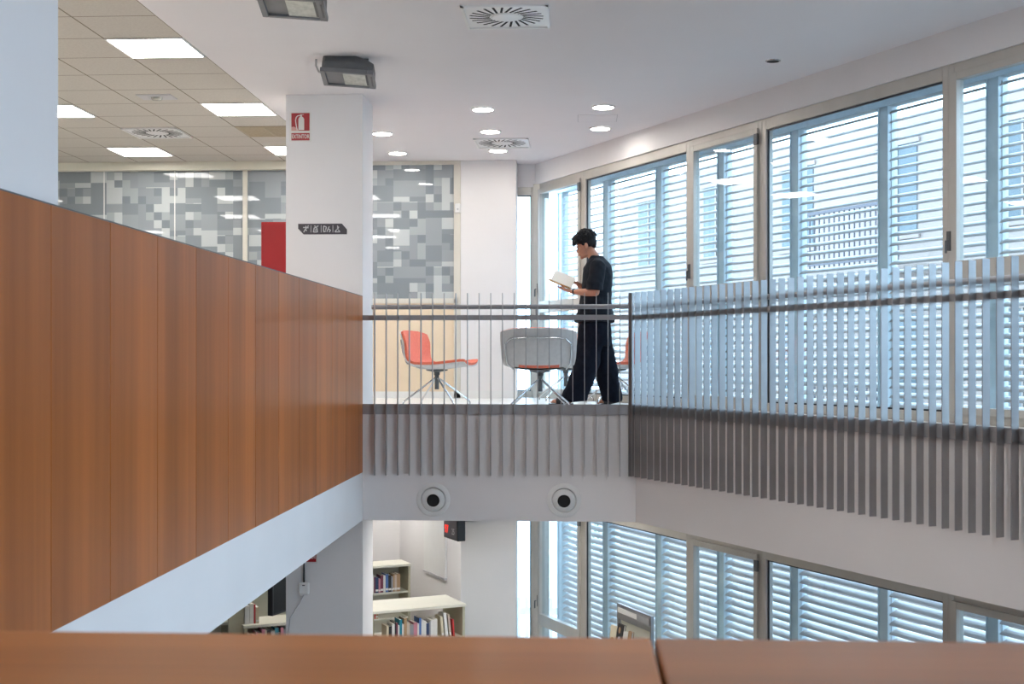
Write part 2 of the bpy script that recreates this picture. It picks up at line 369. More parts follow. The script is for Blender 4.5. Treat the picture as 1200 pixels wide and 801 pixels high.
# back wall of upper storey behind the glass partition + baseboards
m = MB(); m.box((XW, YE + 0.0, FLOOR_U), (-1.47, YE + 0.14, CEIL_U)); struct(m.build('wall_back', M['plaster']), 'wall behind the patterned glass partition')
m = MB(); m.box((XW, YB + 0.0, FLOOR_U), (PILX0 - 0.005, YB + 0.012, FLOOR_U + 0.08)); m.box((PILX0 - 0.004, YB - 0.012, FLOOR_U), (PILX1 + .012, YB - 0.0005, FLOOR_U + 0.09))
struct(m.build('baseboard_back', M['whiteplastic']))

# ------------------------------------------------------------------ glass partition with the pixel film
def partition():
    r = empty('glass_partition', (0, YB, FLOOR_U))
    tag(r, 'cream framed office partition with grey pixel patterned glass over beige board', 'partition')
    xr = PILX0 - 0.03
    GZ0, GZ1 = 1.20, CEIL_U - FLOOR_U - 0.045
    xa = on_Y(292, YB)
    verticals = [xr, on_Y(289.5, YB) + 0.0, -7.4, -9.6]
    f = MB()
    f.box((XW, 0.0, GZ1), (xr + 0.028, 0.09, GZ1 + 0.044)); f.box((XW, 0.0, GZ0 - 0.06), (xr, 0.09, GZ0))
    for x in verticals: f.box((x - 0.055, 0.0, 0.0), (x + (0.028 if x == xr else 0.0), 0.09, GZ1))
    f.build('frame', mottled('cream_aluminium', (0.64, 0.61, 0.54), (0.68, 0.65, 0.58), 3, rough=0.4), r, bevel=0.004)
    for i in range(len(verticals) - 1):
        x1 = verticals[i] - 0.055; x0 = verticals[i + 1]
        g = MB(); g.box((x0, 0.03, GZ0), (x1, 0.042, GZ1)); g.build('glass_pane', M['film'], r)
        b = MB(); b.box((x0, 0.02, 0.005), (x1, 0.05, GZ0 - 0.06)); b.build('board', M['beige'], r)
    bh = MB(); bh.box((XW, -0.10, GZ1 - 0.055), (on_Y(425, YB), -0.0005, CEIL_U - FLOOR_U - 0.001)); bh.build('head_trim', M['cream'], r, bevel=0.003)
    j = MB()
    for px in (121, 204): X = on_Y(px, YB); j.box((X - 0.006, 0.024, GZ0), (X + 0.006, 0.0295, GZ1))
    j.build('glass_joint', M['whiteplastic'], r)
partition()
# wall thermostat on partition post
t = empty('thermostat', (on_Y(536.5, YB - 0.02), YB, EYE + (422 - 244) / 97.5))
tag(t, 'small white wall controller on the cream post beside the patterned glass', 'controller')
m = MB(); m.box((-0.035, -0.03, -0.055), (0.035, -0.0008, 0.055)); m.build('body', M['whiteplastic'], t, bevel=0.008)
m = MB(); m.lathe([(0.012, 0), (0.011, 0.008)], 16, Matrix.Translation((0, -0.0305, -0.012)) @ Matrix.Rotation(PI / 2, 4, 'X')); m.build('dial', M['signlight'], t)
# red cabinet behind the column
zc = 14.9
p = at_depth(313, zc); q = at_depth(345, zc); sc = F / zc
t = empty('red_cabinet', (p.x, p.y, FLOOR_U)); tag(t, 'tall red cabinet standing against the patterned glass behind the column', 'cabinet')
H = (422 - 263) / sc + EYE - FLOOR_U
m = MB(); m.box((0, -0.28, 0), (0.42, 0.0, H)); m.build('body', M['red'], t, bevel=0.006)
m = MB(); m.box((0.012, -0.296, 0.03), (0.408, -0.281, H - 0.02)); dd_ = m.build('door', M['red'], t, bevel=0.004)
m = MB(); m.tube([(0.37, -0.297, H * .5), (0.37, -0.325, H * .5), (0.37, -0.325, H * .5 + .12), (0.37, -0.297, H * .5 + .12)], 0.007); m.build('handle', M['chrome'], dd_)

# ------------------------------------------------------------------ left wooden parapet
t = empty('wooden_parapet', (LX, 0, 3.276)); tag(t, 'long cherry wood clad parapet running along the side of the void', 'parapet')
pitch = 0.59; y60 = on_X(60, LX)
k = 0; edges = [y60 + pitch * i for i in range(-6, 40)]
edges = [y for y in edges if 1.5 < y < YF - 0.2] ; edges = [1.2] + edges + [YF]
for a, b in zip(edges[:-1], edges[1:]):
    m = MB(); m.box((-0.0245, a + 0.0018, 0.0), (0.0, b - 0.0018, 1.562)); m.build('wood_panel', M['wood'], t, bevel=0.0015)
m = MB(); m.box((-0.020, 1.2, 1.5625), (-0.001, YF, 1.568)); m.build('edge_trim', M['lampgrey'], t)
m = MB(); m.box((-0.022, YF + 0.0005, 0.0), (-0.002, YF + 0.006, 1.562)); m.build('end_trim', M['lampgrey'], t)
# continue the white slab edge under the cladding
m = MB(); m.box((LX - 0.0255, 1.2, CEIL_L), (LX, YF - 0.0005, 3.2755)); struct(m.build('trim_2', M['plaster']), 'white beam under the wooden parapet')

# ------------------------------------------------------------------ near parapet in front of the camera
PT = EYE - 0.30
zf = F * 0.30 / 313; pL = at_depth(0, zf)
t = empty('near_parapet', (0, 0, 2.7)); tag(t, 'low wooden parapet topped with glossy cherry veneer at the near landing', 'parapet')
ya = at_depth(600, F * 0.30 / 323).y; xs = on_Y(765, ya)
for a, b in ((LX + 0.02, xs - 0.002), (xs + 0.002, 5.8)):
    m = MB(); m.box((a, ya - 0.42, PT - 2.7 - 0.03), (b, ya, PT - 2.7)); m.build('top_board', M['woodtop'], t, bevel=0.003)
for a, b in ((LX + 0.02, -0.4), (-0.398, 1.2), (1.202, 2.8), (2.802, 5.8)):
    m = MB(); m.box((a, ya - 0.03, -0.4), (b, ya - 0.006, PT - 2.7 - 0.0305)); m.build('wood_panel', M['wood'], t)
m = MB(); m.box((LX + 0.02, ya - 0.39, -0.0), (5.8, ya - 0.031, PT - 2.7 - 0.0305)); m.build('core', M['plaster'], t)
m = MB(); m.box((LX + 0.0, YS, 2.45), (5.5, ya - 0.04, 2.699)); struct(m.build('floor', M['floor_u']), 'landing floor under the camera')

# ------------------------------------------------------------------ railings
def railing(name, label, T, n, s0, sp, L0, L1, cutw=1):
    """local x along, local +y away from the void. Blades hang on the void side (y<0)."""
    r = empty(name); r.matrix_world = T; tag(r, label, 'railing')
    bt, bb = EYE + 0.592, EYE - 1.017
    bl = MB(); bl.box((-0.003, -0.073, bb), (0.003, -0.018, bt)); first = bl.build('baluster', M['steel'], r)
    for i in range(n):
        o = first if i == 0 else first.copy()
        if i: C.objects.link(o); o.parent = r
        o.location = (s0 + sp * i, 0, 0)
    b = MB(); b.box((L0, -0.0175, EYE - 0.478), (L1, -0.002, EYE - 0.387)); b.build('bottom_rail', M['band'], r)
    b = MB(); b.box((L0, -0.0175, EYE + 0.355), (L1, -0.004, EYE + 0.400)); b.build('middle_rail', M['band'], r)
    b = MB(); b.tube([(L0 + 0.07, 0.06, EYE + 0.475), (L1, 0.06, EYE + 0.475)], 0.021, 14); b.build('handrail', M['band'], r, smooth=True)
    x = L0 + 0.09
    while x < L1:
        k = MB(); k.tube([(x, -0.004, EYE + 0.385), (x, 0.06, EYE + 0.385), (x, 0.06, EYE + 0.470)], 0.007); x += 1.45
        k.build('bracket', M['band'], r)
    return r
s0b = on_Y(440.0, YF); n_b = 23
spb = (on_Y(726.5 + 0.0, YF) - s0b) / (n_b - 2)
Tb = Matrix.Translation((0, YF, 0))
railing('balustrade', 'pale grey steel railing of thin upright blades across the bridge', Tb, n_b, s0b, (on_Y(740, YF) - s0b) / (n_b - 1), LX + 0.002, CR.x - 0.03)
railing('balustrade', 'grey steel blade railing running along the window walkway', railT(), 84, 0.0, 0.1092, -0.0, 9.15)

# ------------------------------------------------------------------ jet nozzles in the bridge fascia
for px, lab in ((508, 'round white air nozzle in the bridge fascia, the one nearer the wooden parapet'), (661, 'round white air nozzle in the bridge fascia, the one nearer the corner of the railings')):
    X = on_Y(px, YF); z = EYE - (584.5 - 422) / 131.8
    t = empty('air_nozzle', (X, YF, z)); tag(t, lab, 'air vent', 'air nozzles in the bridge fascia')
    T = Matrix.Rotation(PI / 2, 4, 'X')
    m = MB(); m.lathe([(0.150, 0.0005), (0.150, 0.008), (0.143, 0.012), (0.112, 0.016), (0.108, 0.012), (0.108, 0.002)], 40, T); m.build('flange', M['whiteplastic'], t, smooth=True)
    Tt = T @ Matrix.Rotation(math.radians(9), 4, 'X')
    m = MB(); m.lathe([(0.104, 0.003), (0.103, 0.020), (0.090, 0.033), (0.062, 0.040), (0.056, 0.032)], 40, Tt, caps=False); m.build('nozzle_ball', M['whiteplastic'], t, smooth=True)
    m = MB(); m.lathe([(0.103, 0.002), (0.1, 0.006)], 40, T); m.lathe([(0.060, 0.020), (0.058, 0.033)], 32, Tt); m.build('nozzle_hole', M['dark'], t)

# ------------------------------------------------------------------ ceiling things
# swirl diffusers
def diffuser(px, py, label, size=0.595, mats='whiteplastic'):
    p = at_height(px, py, CEIL_U)
    t = empty('swirl_diffuser', (p.x, p.y, CEIL_U)); tag(t, label, 'air vent', 'square swirl diffusers in the ceilings')
    h = size / 2
    m = MB(); m.box((-h, -h, -0.006), (h, h, -0.0004)); m.box((-h, -h, -0.016), (-h + 0.02, h, -0.006)); m.box((h - 0.02, -h, -0.016), (h, h, -0.006))
    m.box((-h, -h, -0.016), (h, -h + 0.02, -0.006)); m.box((-h, h - 0.02, -0.016), (h, h, -0.006)); m.build('plate', M[mats], t)
    m = MB()
    for i in range(24):
        T = Matrix.Rotation(2 * PI * i / 24, 4, 'Z') @ Matrix.Translation((0.118, 0, 0)) @ Matrix.Rotation(math.radians(22), 4, 'Z')
        m.box((0.0, -0.008, -0.0075), (0.145, 0.008, -0.006), T)
    m.build('slots', M['dark'], t)
    m = MB(); m.lathe([(0.105, -0.0065), (0.10, -0.012), (0.02, -0.013)], 32); m.build('centre_disc', M[mats], t, smooth=True)
    return t
diffuser(593.5, 19, 'square white swirl diffuser in the smooth ceiling nearest the camera')
diffuser(588.5, 167, 'square white swirl diffuser in the smooth ceiling beside the downlights')
pd = at_height(188, 155.5, CEIL_U)
tx = TX0 - 0.6 * (math.floor((TX0 - pd.x) / 0.6) + 0.5); ty = TY0 + 0.6 * (math.floor((pd.y - TY0) / 0.6) + 0.5)
d = diffuser(188, 155.5, 'swirl diffuser set into the tiled office ceiling', 0.58); d.location.x, d.location.y = tx, ty
# ceiling light panels in the tile grid
def tile_at(px, py):
    p = at_height(px, py, CEIL_U)
    return (TX0 - 0.6 * (math.floor((TX0 - p.x) / 0.6) + 0.5), TY0 + 0.6 * (math.floor((p.y - TY0) / 0.6) + 0.5))
def panel_proto():
    t = empty('ceiling_light_panel')
    m = MB(); h = 0.297; w = 0.014
    m.box((-h, -h, -0.010), (-h + w, h, -0.0004)); m.box((h - w, -h, -0.010), (h, h, -0.0004)); m.box((-h + w, -h, -0.010), (h - w, -h + w, -0.0004)); m.box((-h + w, h - w, -0.010), (h - w, h, -0.0004))
    m.build('frame', M['whiteplastic'], t)
    m = MB(); m.box((-h + w, -h + w, -0.0075), (h - w, h - w, -0.003)); m.build('light_diffuser', M['panel_light'], t)
    return t
pp = panel_proto(); used = False
vis = [(183, 53, 'square light panel nearest the camera in the tiled ceiling'), (279, 126, 'square light panel beside the column in the tiled ceiling'),
       (92, 130, 'square light panel beside the blue-lit column edge in the tiled ceiling'), (170, 178, 'square light panel before the partition in the tiled ceiling'),
       (322, 175, 'square light panel half hidden behind the square column')]
panels = []
for px, py, lab in vis:
    x, y = tile_at(px, py); panels.append((x, y, lab))
x0_, y0_ = panels[0][0], panels[0][1]
for dx, dy in ((-0.6, -3.6), (-0.6, -6.0), (-2.4, -7.2), (0, -2.4), (0, -4.8), (0, -7.2), (-2.4, -2.4), (-2.4, 0), (-2.4, -4.8), (-4.8, -2.4), (-4.8, 2.4)):  # leading entries added to brighten the walkway fascia; the rest extend the office grid
    panels.append((x0_ + dx, y0_ + dy, 'square light panel of the tiled office ceiling, unseen, from a set partly added as fill'))
for i, (x, y, lab) in enumerate(panels):
    o = pp if i == 0 else copy_tree(pp)
    o.location = (x, y, CEIL_U); tag(o, lab, 'ceiling light', 'square light panels in the tiled ceiling' if i < 5 else 'ceiling light panels seen in reflections')
# downlights
def down_proto():
    t = empty('downlight')
    m = MB(); m.lathe([(0.118, -0.0005), (0.116, -0.010), (0.098, -0.012), (0.098, -0.003)], 32, caps=False); m.build('ring', M['whiteplastic'], t, smooth=True)
    m = MB(); m.lathe([(0.097, -0.003), (0.096, -0.007)], 32); m.build('light_diffuser', M['down_light'], t)
    return t
dp = down_proto()
dls = [(566, 127.5, 'round downlight before the pillar, nearest the camera of its row of three'), (574.5, 153.5, 'round downlight before the pillar, middle of its row of three'), (583.5, 176, 'round downlight touching the small diffuser, last of its row of three'),
       (707, 125, 'round downlight between the access hatch and the camera'), (703.5, 150, 'round downlight just beyond the access hatch'),
       (448, 156, 'round downlight beside the square column, above the patterned glass'), (466, 179, 'round downlight right before the patterned glass partition')]
for i, (px, py, lab) in enumerate(dls):
    o = dp if i == 0 else copy_tree(dp)
    p = at_height(px, py, CEIL_U); o.location = (p.x, p.y, CEIL_U); tag(o, lab, 'ceiling light', 'round downlights')
# unlit spotlight recess
p = at_height(906, 71, CEIL_U); t = empty('recessed_spotlight', (p.x, p.y, CEIL_U)); tag(t, 'small dark unlit spotlight in the smooth ceiling near the window wall', 'ceiling light')
m = MB(); m.lathe([(0.062, -0.0004), (0.060, -0.006), (0.048, -0.008), (0.048, -0.002)], 28, caps=False); m.build('ring', M['chrome'], t, smooth=True)
m = MB(); m.lathe([(0.048, -0.001), (0.046, -0.004)], 28); m.build('lens', M['dark'], t)
# access hatch outline
a = at_height(677, 143, CEIL_U); b = at_height(724, 134, CEIL_U)
t = empty('access_hatch', ((a.x + b.x) / 2, (a.y + b.y) / 2, CEIL_U)); tag(t, 'flush white access hatch in the ceiling between two downlights', 'hatch')
hw, hh = abs(b.x - a.x) / 2, abs(b.y - a.y) / 2
m = MB()
for x0, y0, x1, y1 in ((-hw, -hh, hw, -hh + .006), (-hw, hh - .006, hw, hh), (-hw, -hh, -hw + .006, hh), (hw - .006, -hh, hw, hh)): m.box((x0, y0, -0.0015), (x1, y1, -0.0003))
m.build('seam', M['signlight'], t)
m = MB(); m.box((-hw + .007, -hh + .007, -0.002), (hw - .007, hh - .007, -0.0003)); m.build('door', M['ceiling'], t)
# emergency lamp in a tile, and air grilles
x, y = tile_at(186, 113); t = empty('emergency_light', (x, y, CEIL_U)); tag(t, 'small grey emergency light set in an office ceiling tile', 'ceiling light')
m = MB(); m.box((-0.16, -0.11, -0.008), (0.16, 0.11, -0.0004)); m.build('plate', M['signlight'], t, bevel=0.003)
m = MB(); m.lathe([(0.05, -0.008), (0.045, -0.03), (0.02, -0.035)], 20); m.build('lens', M['flood_glass'], t, smooth=True)
for px, lab in ((305, 'beige return grille in the tiled ceiling beside the column'),):
    x, y = tile_at(px, 152.5); t = empty('return_grille', (x, y, CEIL_U)); tag(t, lab, 'air vent')
    gm = mottled('brown_grille', (0.40, 0.33, 0.23), (0.46, 0.39, 0.28), 40, rough=0.7)
    m = MB(); m.box((-0.295, -0.295, -0.006), (0.295, 0.295, -0.0004)); m.build('plate', gm, t)
    m = MB()
    for i in range(13):
        yy = -0.27 + i * 0.045; m.box((-0.27, yy - 0.012, -0.008), (-0.012, yy + 0.012, -0.006)); m.box((0.012, yy - 0.012, -0.008), (0.27, yy + 0.012, -0.006))
    m.build('slats', gm, t)
# floodlights on the smooth ceiling
def flood():
    t = empty('floodlight')
    b = MB()      # housing: tapered body, long axis along x, glass facing down and forward
    prof = [(-0.10, -0.02), (0.09, -0.02), (0.13, -0.10), (0.10, -0.155), (-0.11, -0.155), (-0.125, -0.09)]
    rings = []
    for x, s, dz in ((-0.20, 0.85, -0.008), (-0.18, 0.98, 0), (0.05, 1.0, 0.004), (0.15, 0.95, -0.022), (0.205, 0.80, -0.050)):
        rings.append([(x, y * s, dz + z * (0.9 if s < 0.9 else 1)) for y, z in prof])
    b.rings(rings); b.build('housing', M['lampgrey'], t, bevel=0.006)
    f = MB()
    for x0, y0, x1, y1 in ((-0.205, -0.135, -0.165, 0.125), (0.165, -0.135, 0.215, 0.125), (-0.165, -0.135, 0.165, -0.108), (-0.165, 0.10, 0.165, 0.125)): f.box((x0, y0, -0.186), (x1, y1, -0.150))
    f.box((-0.166, -0.11, -0.172), (-0.03, 0.10, -0.152))
    f.build('bezel', mottled('grey_bezel', (0.16, 0.165, 0.18), (0.20, 0.205, 0.22), 8, rough=0.4, metal=0.3), t, bevel=0.004)
    g = MB(); g.box((-0.03, -0.108, -0.176), (0.165, 0.10, -0.168)); g.build('lens', M['flood_glass'], t)
    k = MB(); k.box((-0.215, -0.02, -0.11), (-0.200, 0.02, -0.0004)); k.box((-0.215, -0.02, -0.006), (0.15, 0.02, -0.0004)); k.build('bracket', M['lampgrey'], t)
    c = MB(); c.tube([(-0.27, 0.0, -0.001), (-0.272, 0.0, -0.05), (-0.25, 0, -0.10), (-0.20, 0, -0.12), (-0.18, 0, -0.12)], 0.008); c.build('cable', M['signlight'], t, smooth=True)
    return t
fl1 = flood()
for i, (px, zc, lab) in enumerate(((410, F / 147, 'grey floodlight fixed to the ceiling just before the square column'), (345.5, F / 184, 'grey floodlight on the ceiling cut by the top of the picture'))):
    o = fl1 if i == 0 else copy_tree(fl1)
    p = at_depth(px, zc); o.location = (p.x, p.y, CEIL_U); o.rotation_euler = (math.radians(0), math.radians(0), math.radians(3)); tag(o, lab, 'floodlight', 'ceiling floodlights')
    for ch in o.children:
        if ch.name.startswith(('housing', 'bezel', 'lens')): ch.rotation_euler = (math.radians(-14), math.radians(4), 0)

# ------------------------------------------------------------------ signs on the column
def text_mesh(s, size, depth=0.0006, bold=0.0):
    cu = bpy.data.curves.new('txt', 'FONT'); cu.body = s; cu.size = size; cu.extrude = depth; cu.align_x = 'CENTER'; cu.align_y = 'CENTER'; cu.offset = bold; cu.resolution_u = 3
    ob = bpy.data.objects.new('txt', cu); C.objects.link(ob); bpy.context.view_layer.update()
    me = bpy.data.meshes.new_from_object(ob.evaluated_get(bpy.context.evaluated_depsgraph_get())); C.objects.unlink(ob); bpy.data.objects.remove(ob); return me
def put_text(name, s, size, parent, loc, rot, m, sx=1.0, bold=0.0, depth=0.0006):
    me = text_mesh(s, size, depth, bold); me.materials.clear(); me.materials.append(m)
    o = bpy.data.objects.new(name, me); C.objects.link(o); o.parent = parent; o.location = loc; o.rotation_euler = rot; o.scale = (sx, 1, 1); return o
sc = 1500 / (F * 2.4 / 312)                                    # px per metre at the column front
def colpos(px, py): return (on_Y(px, CY0), CY0, EYE + (422 - py) / sc)
x, y, z = colpos(352.2, 148)
t = empty('extinguisher_sign', (x, y, z)); tag(t, 'red and white fire extinguisher sign high on the square column', 'sign')
UP = (PI / 2, 0, 0)
m = MB(); m.box((-0.098, -0.003, -0.135), (0.098, -0.0006, 0.135)); m.build('plate', M['signwhite'], t)
m = MB(); m.box((-0.083, -0.0040, -0.035), (0.083, -0.0031, 0.125)); m.build('red_field', M['signred'], t)
m = MB(); m.box((-0.083, -0.0040, -0.122), (0.083, -0.0031, -0.055)); m.build('text_band', M['signred'], t)
m = MB(); Tx = Matrix.Rotation(PI / 2, 4, 'X')
m.prism([(-0.018, -0.028), (0.034, -0.028), (0.034, 0.072), (0.024, 0.088), (0.014, 0.092), (0.014, 0.108), (0.030, 0.108), (0.030, 0.113), (-0.002, 0.113), (-0.002, 0.092), (-0.010, 0.088), (-0.018, 0.072)], 0.0041, 0.0048, Tx)
hose = [(0.0, 0.104), (-0.022, 0.102), (-0.038, 0.088), (-0.045, 0.060), (-0.040, 0.02), (-0.030, -0.028)]
for (ax, az), (bx, bz) in zip(hose[:-1], hose[1:]):
    n = Vector((bz - az, -(bx - ax))).normalized() * 0.004
    m.prism([(ax - n.x, az - n.y), (ax + n.x, az + n.y), (bx + n.x, bz + n.y), (bx - n.x, bz - n.y)], 0.0041, 0.0048, Tx)
m.build('extinguisher_symbol', M['signwhite'], t)
m = MB(); m.prism([(-0.083, -0.035), (-0.012, -0.035), (-0.030, -0.012), (-0.060, 0.003), (-0.083, 0.0)], 0.0041, 0.0046, Tx); m.build('flame_symbol', mat('sign_pink', (0.62, 0.30, 0.27), 0.4), t)
put_text('lettering', 'EXTINTOR', 0.050, t, (0, -0.0041, -0.088), UP, M['signwhite'], 0.66, 0.0006)
x, y, z = colpos(378, 268)
t = empty('pictogram_sign', (x, y, z)); tag(t, 'charcoal strip of rule pictograms with cut corners on the square column', 'sign')
w = 0.222; h = 0.048
m = MB(); m.prism([(-w, h), (w - 0.045, h), (w, -0.005), (w, -h), (-w + 0.05, -h), (-w, 0.005)], 0.0006, 0.004, Tx); m.build('plate', M['signgrey'], t)
m = MB()
for xx in (-0.105, -0.012, 0.095): m.box((xx - 0.0025, -0.0048, -0.030), (xx + 0.0025, -0.0041, 0.034))
m.build('divider', M['signlight'], t)
def strokes(mb, segs, ox, wd=0.0045):
    for (ax, az, bx, bz) in segs:
        dv = Vector((bx - ax, bz - az)); n = Vector((dv.y, -dv.x)).normalized() * wd
        mb.prism([(ox + ax - n.x, az - n.y), (ox + ax + n.x, az + n.y), (ox + bx + n.x, bz + n.y), (ox + bx - n.x, bz - n.y)], 0.0041, 0.0048, Tx)
icons = [(-0.155, [(0, 0.028, 0.01, 0.02), (-0.022, 0.015, 0.028, 0.012), (0.012, 0.014, -0.006, -0.008), (-0.006, -0.008, -0.016, -0.028), (0.0, -0.004, 0.012, -0.016), (0.018, 0.022, 0.03, 0.03)]),
         (-0.063, [(-0.02, -0.028, -0.012, 0.012), (-0.012, 0.012, 0.012, 0.012), (0.012, 0.012, 0.018, -0.028), (-0.02, -0.026, 0.018, -0.026), (-0.012, 0.03, 0.005, 0.02), (0.01, 0.02, 0.026, 0.03), (-0.008, -0.01, 0.01, -0.006)]),
         (0.040, [(-0.03, -0.025, -0.03, 0.028), (-0.03, 0.028, -0.004, 0.018), (-0.004, 0.018, -0.012, -0.01), (-0.03, -0.025, -0.01, -0.02), (0.0, -0.025, 0.022, 0.024), (0.018, 0.0, 0.034, -0.012), (0.034, -0.012, 0.020, -0.028)]),
         (0.135, [(0.0, 0.03, 0.012, 0.01), (0.012, 0.01, -0.004, -0.004), (-0.022, -0.026, 0.024, -0.026), (-0.022, -0.026, -0.006, -0.006), (0.024, -0.026, 0.008, -0.006), (-0.002, 0.014, 0.016, 0.016)])]
for ox, segs in icons: m = MB(); strokes(m, segs, ox); m.build('pictogram', M['signlight'], t)
# lower storey: wifi unit with antenna, small sign
x, y, z = colpos(357, 689)
t = empty('wireless_access_point', (x, y, z)); tag(t, 'white wireless unit with a black antenna on the column below', 'router')
m = MB(); m.box((-0.048, -0.045, -0.058), (0.048, -0.0006, 0.055)); m.build('body', M['whiteplastic'], t, bevel=0.016)
m = MB(); m.tube([(-0.0, -0.025, 0.054), (-0.0, -0.025, 0.10), (0.0, -0.025, 0.25)], [0.009, 0.009, 0.006], 10); m.build('antenna', M['black'], t, smooth=True)
m = MB(); m.tube([(0.0, -0.02, -0.055), (-0.04, -0.006, -0.13), (-0.13, -0.005, -0.27), (-0.16, -0.005, -0.5)], 0.004); m.build('cable', M['signlight'], t, smooth=True)
m = MB(); m.box((-0.012, -0.0465, 0.025), (0.012, -0.0452, 0.033)); m.build('indicator', M['dark'], t)
x, y, z = colpos(360, 640)
t = empty('extinguisher_sign', (x, y, z)); tag(t, 'red and white fire sign on the column below, mostly hidden by the beam', 'sign')
m = MB(); m.box((-0.098, -0.003, -0.155), (0.098, -0.0006, 0.135)); m.build('plate', M['signwhite'], t)
m = MB(); m.box((-0.083, -0.0040, -0.035), (0.083, -0.0031, 0.125)); m.build('red_field', M['signred'], t)
m = MB(); m.box((-0.083, -0.0040, -0.142), (0.083, -0.0031, -0.055)); m.build('text_band', M['signred'], t)
put_text('lettering', 'EXTINTOR', 0.050, t, (0, -0.0041, -0.098), UP, M['signwhite'], 0.66, 0.0006)

# ------------------------------------------------------------------ chairs
def chair_surface(nu=22, nv=15, off=0.0, inset=0.0):
    prof = [(0.37, 0.405, 0.22), (0.33, 0.408, 0.235), (0.22, 0.395, 0.255), (0.08, 0.380, 0.265), (-0.05, 0.376, 0.285), (-0.15, 0.385, 0.325), (-0.21, 0.435, 0.345), (-0.25, 0.52, 0.352), (-0.285, 0.62, 0.356), (-0.318, 0.71, 0.358), (-0.335, 0.755, 0.354)]
    def cr(t):
        k = min(int(t), len(prof) - 2); f = t - k
        P = [prof[max(0, min(len(prof) - 1, k + i))] for i in (-1, 0, 1, 2)]
        return [0.5 * ((2 * P[1][j]) + (-P[0][j] + P[2][j]) * f + (2 * P[0][j] - 5 * P[1][j] + 4 * P[2][j] - P[3][j]) * f * f + (-P[0][j] + 3 * P[1][j] - 3 * P[2][j] + P[3][j]) * f ** 3) for j in range(3)]
    rows = []
    for a in range(nu):
        t = (inset * 1.2 + a / (nu - 1) * (1 - inset * 2.0)) * (len(prof) - 1)
        x, z, w = cr(t); x2, z2, _ = cr(min(t + 0.05, len(prof) - 1)); x1, z1, _ = cr(max(t - 0.05, 0))
        tx, tz = x2 - x1, z2 - z1; l = math.hypot(tx, tz); nx, nz = -tz / l, tx / l       # normal
        if nz < 0 or (abs(nz) < 0.05 and nx < 0): nx, nz = -nx, -nz
        nx, nz = (tz / l, -tx / l)
        back = max(0.0, min(1.0, (z - 0.42) / 0.25)); w *= (1 - inset)
        row = []
        for b in range(nv):
            s = -1 + 2 * b / (nv - 1); y = s * w
            e = abs(s)
            xx = x + 0.080 * back * e ** 2.2; zz = z + 0.035 * (1 - back) * e ** 3 - 0.035 * back * e ** 4 * (1 if t > 8 else 0.0)
            row.append(Vector((xx + nx * off, y, zz + nz * off)))
        rows.append(row)
    return rows
def shell_mesh(o0, o1, inset, hole=False):
    A = chair_surface(off=o0, inset=inset); B = chair_surface(off=o1, inset=inset)
    nu, nv = len(A), len(A[0]); m = MB(); vs = [p for r in A for p in r] + [p for r in B for p in r]; fs = []; o = nu * nv
    for i in range(nu - 1):
        for j in range(nv - 1):
            if hole and ((i == 10 and 2 <= j <= 11) or (i == 11 and 3 <= j <= 10)): continue      # arched gap under the back
            q = (i * nv + j, i * nv + j + 1, (i + 1) * nv + j + 1, (i + 1) * nv + j); fs.append(q); fs.append(tuple(o + k for k in reversed(q)))
    for i in range(nu - 1):
        for j in (0, nv - 1): fs.append((i * nv + j, (i + 1) * nv + j, o + (i + 1) * nv + j, o + i * nv + j))
    for j in range(nv - 1):
        for i in (0, nu - 1): fs.append((i * nv + j, i * nv + j + 1, o + i * nv + j + 1, o + i * nv + j))
    m.add(vs, fs); return m
def make_chair():
    t = empty('lounge_chair')
    shell_mesh(0.0, -0.014, 0.0, True).build('shell', M['shell'], t, smooth=True, angle=50)
    shell_mesh(0.026, 0.001, 0.018).build('cushion', M['orange'], t, smooth=True, angle=50)
    r = MB()   # chrome loop hugging the back of the shell
    def S(ti, s, off=-0.026):
        rows = chair_surface(off=off); return rows[ti][int(round((s + 1) / 2 * 14))]
    pts = [S(9, -0.86), S(12, -0.86), S(15, -0.86), S(17, -0.84), S(18, -0.72), S(18, -0.43), S(18, 0), S(18, 0.43), S(18, 0.72), S(17, 0.84), S(15, 0.86), S(12, 0.86), S(9, 0.86)]
    r.tube(pts, 0.008, 8); r.build('back_rod', M['chrome'], t, smooth=True)
    p = MB(); p.lathe([(0.022, 0.16), (0.022, 0.30), (0.03, 0.31), (0.03, 0.335), (0.11, 0.352), (0.11, 0.362)], 18); p.build('pedestal', M['lampgrey'], t, smooth=True)
    for k in range(4):
        a = PI / 4 + k * PI / 2; c, s_ = math.cos(a), math.sin(a)
        l = MB(); l.tube([(0.015 * c, 0.015 * s_, 0.275), (0.05 * c, 0.05 * s_, 0.255), (0.36 * c, 0.36 * s_, 0.045), (0.375 * c, 0.375 * s_, 0.025), (0.375 * c, 0.375 * s_, 0.001)], 0.0095, 8); l.build('leg', M['chrome'], t, smooth=True)
    return t
ch = make_chair()
chairs = [(512, F / 115, math.radians(-13), 'orange lounge chair alone before the beige board, turned side-on'),
          (633, F / 123.5, math.radians(90 - 2), 'orange lounge chair turned back-on, its grey shell towards the railing'),
          (722, F / 110.5, math.radians(180 + 13), 'orange lounge chair behind the man, by the first slats of the walkway railing'),
          (663, F / 103, math.radians(-80), 'lounge chair hidden behind the man and another chair, only its legs showing')]
for i, (px, zc, a, lab) in enumerate(chairs):
    o = ch if i == 0 else copy_tree(ch)
    p = at_depth(px, zc); o.location = (p.x, p.y, FLOOR_U); o.rotation_euler = (0, 0, a); tag(o, lab, 'chair', 'orange lounge chairs on chrome legs')

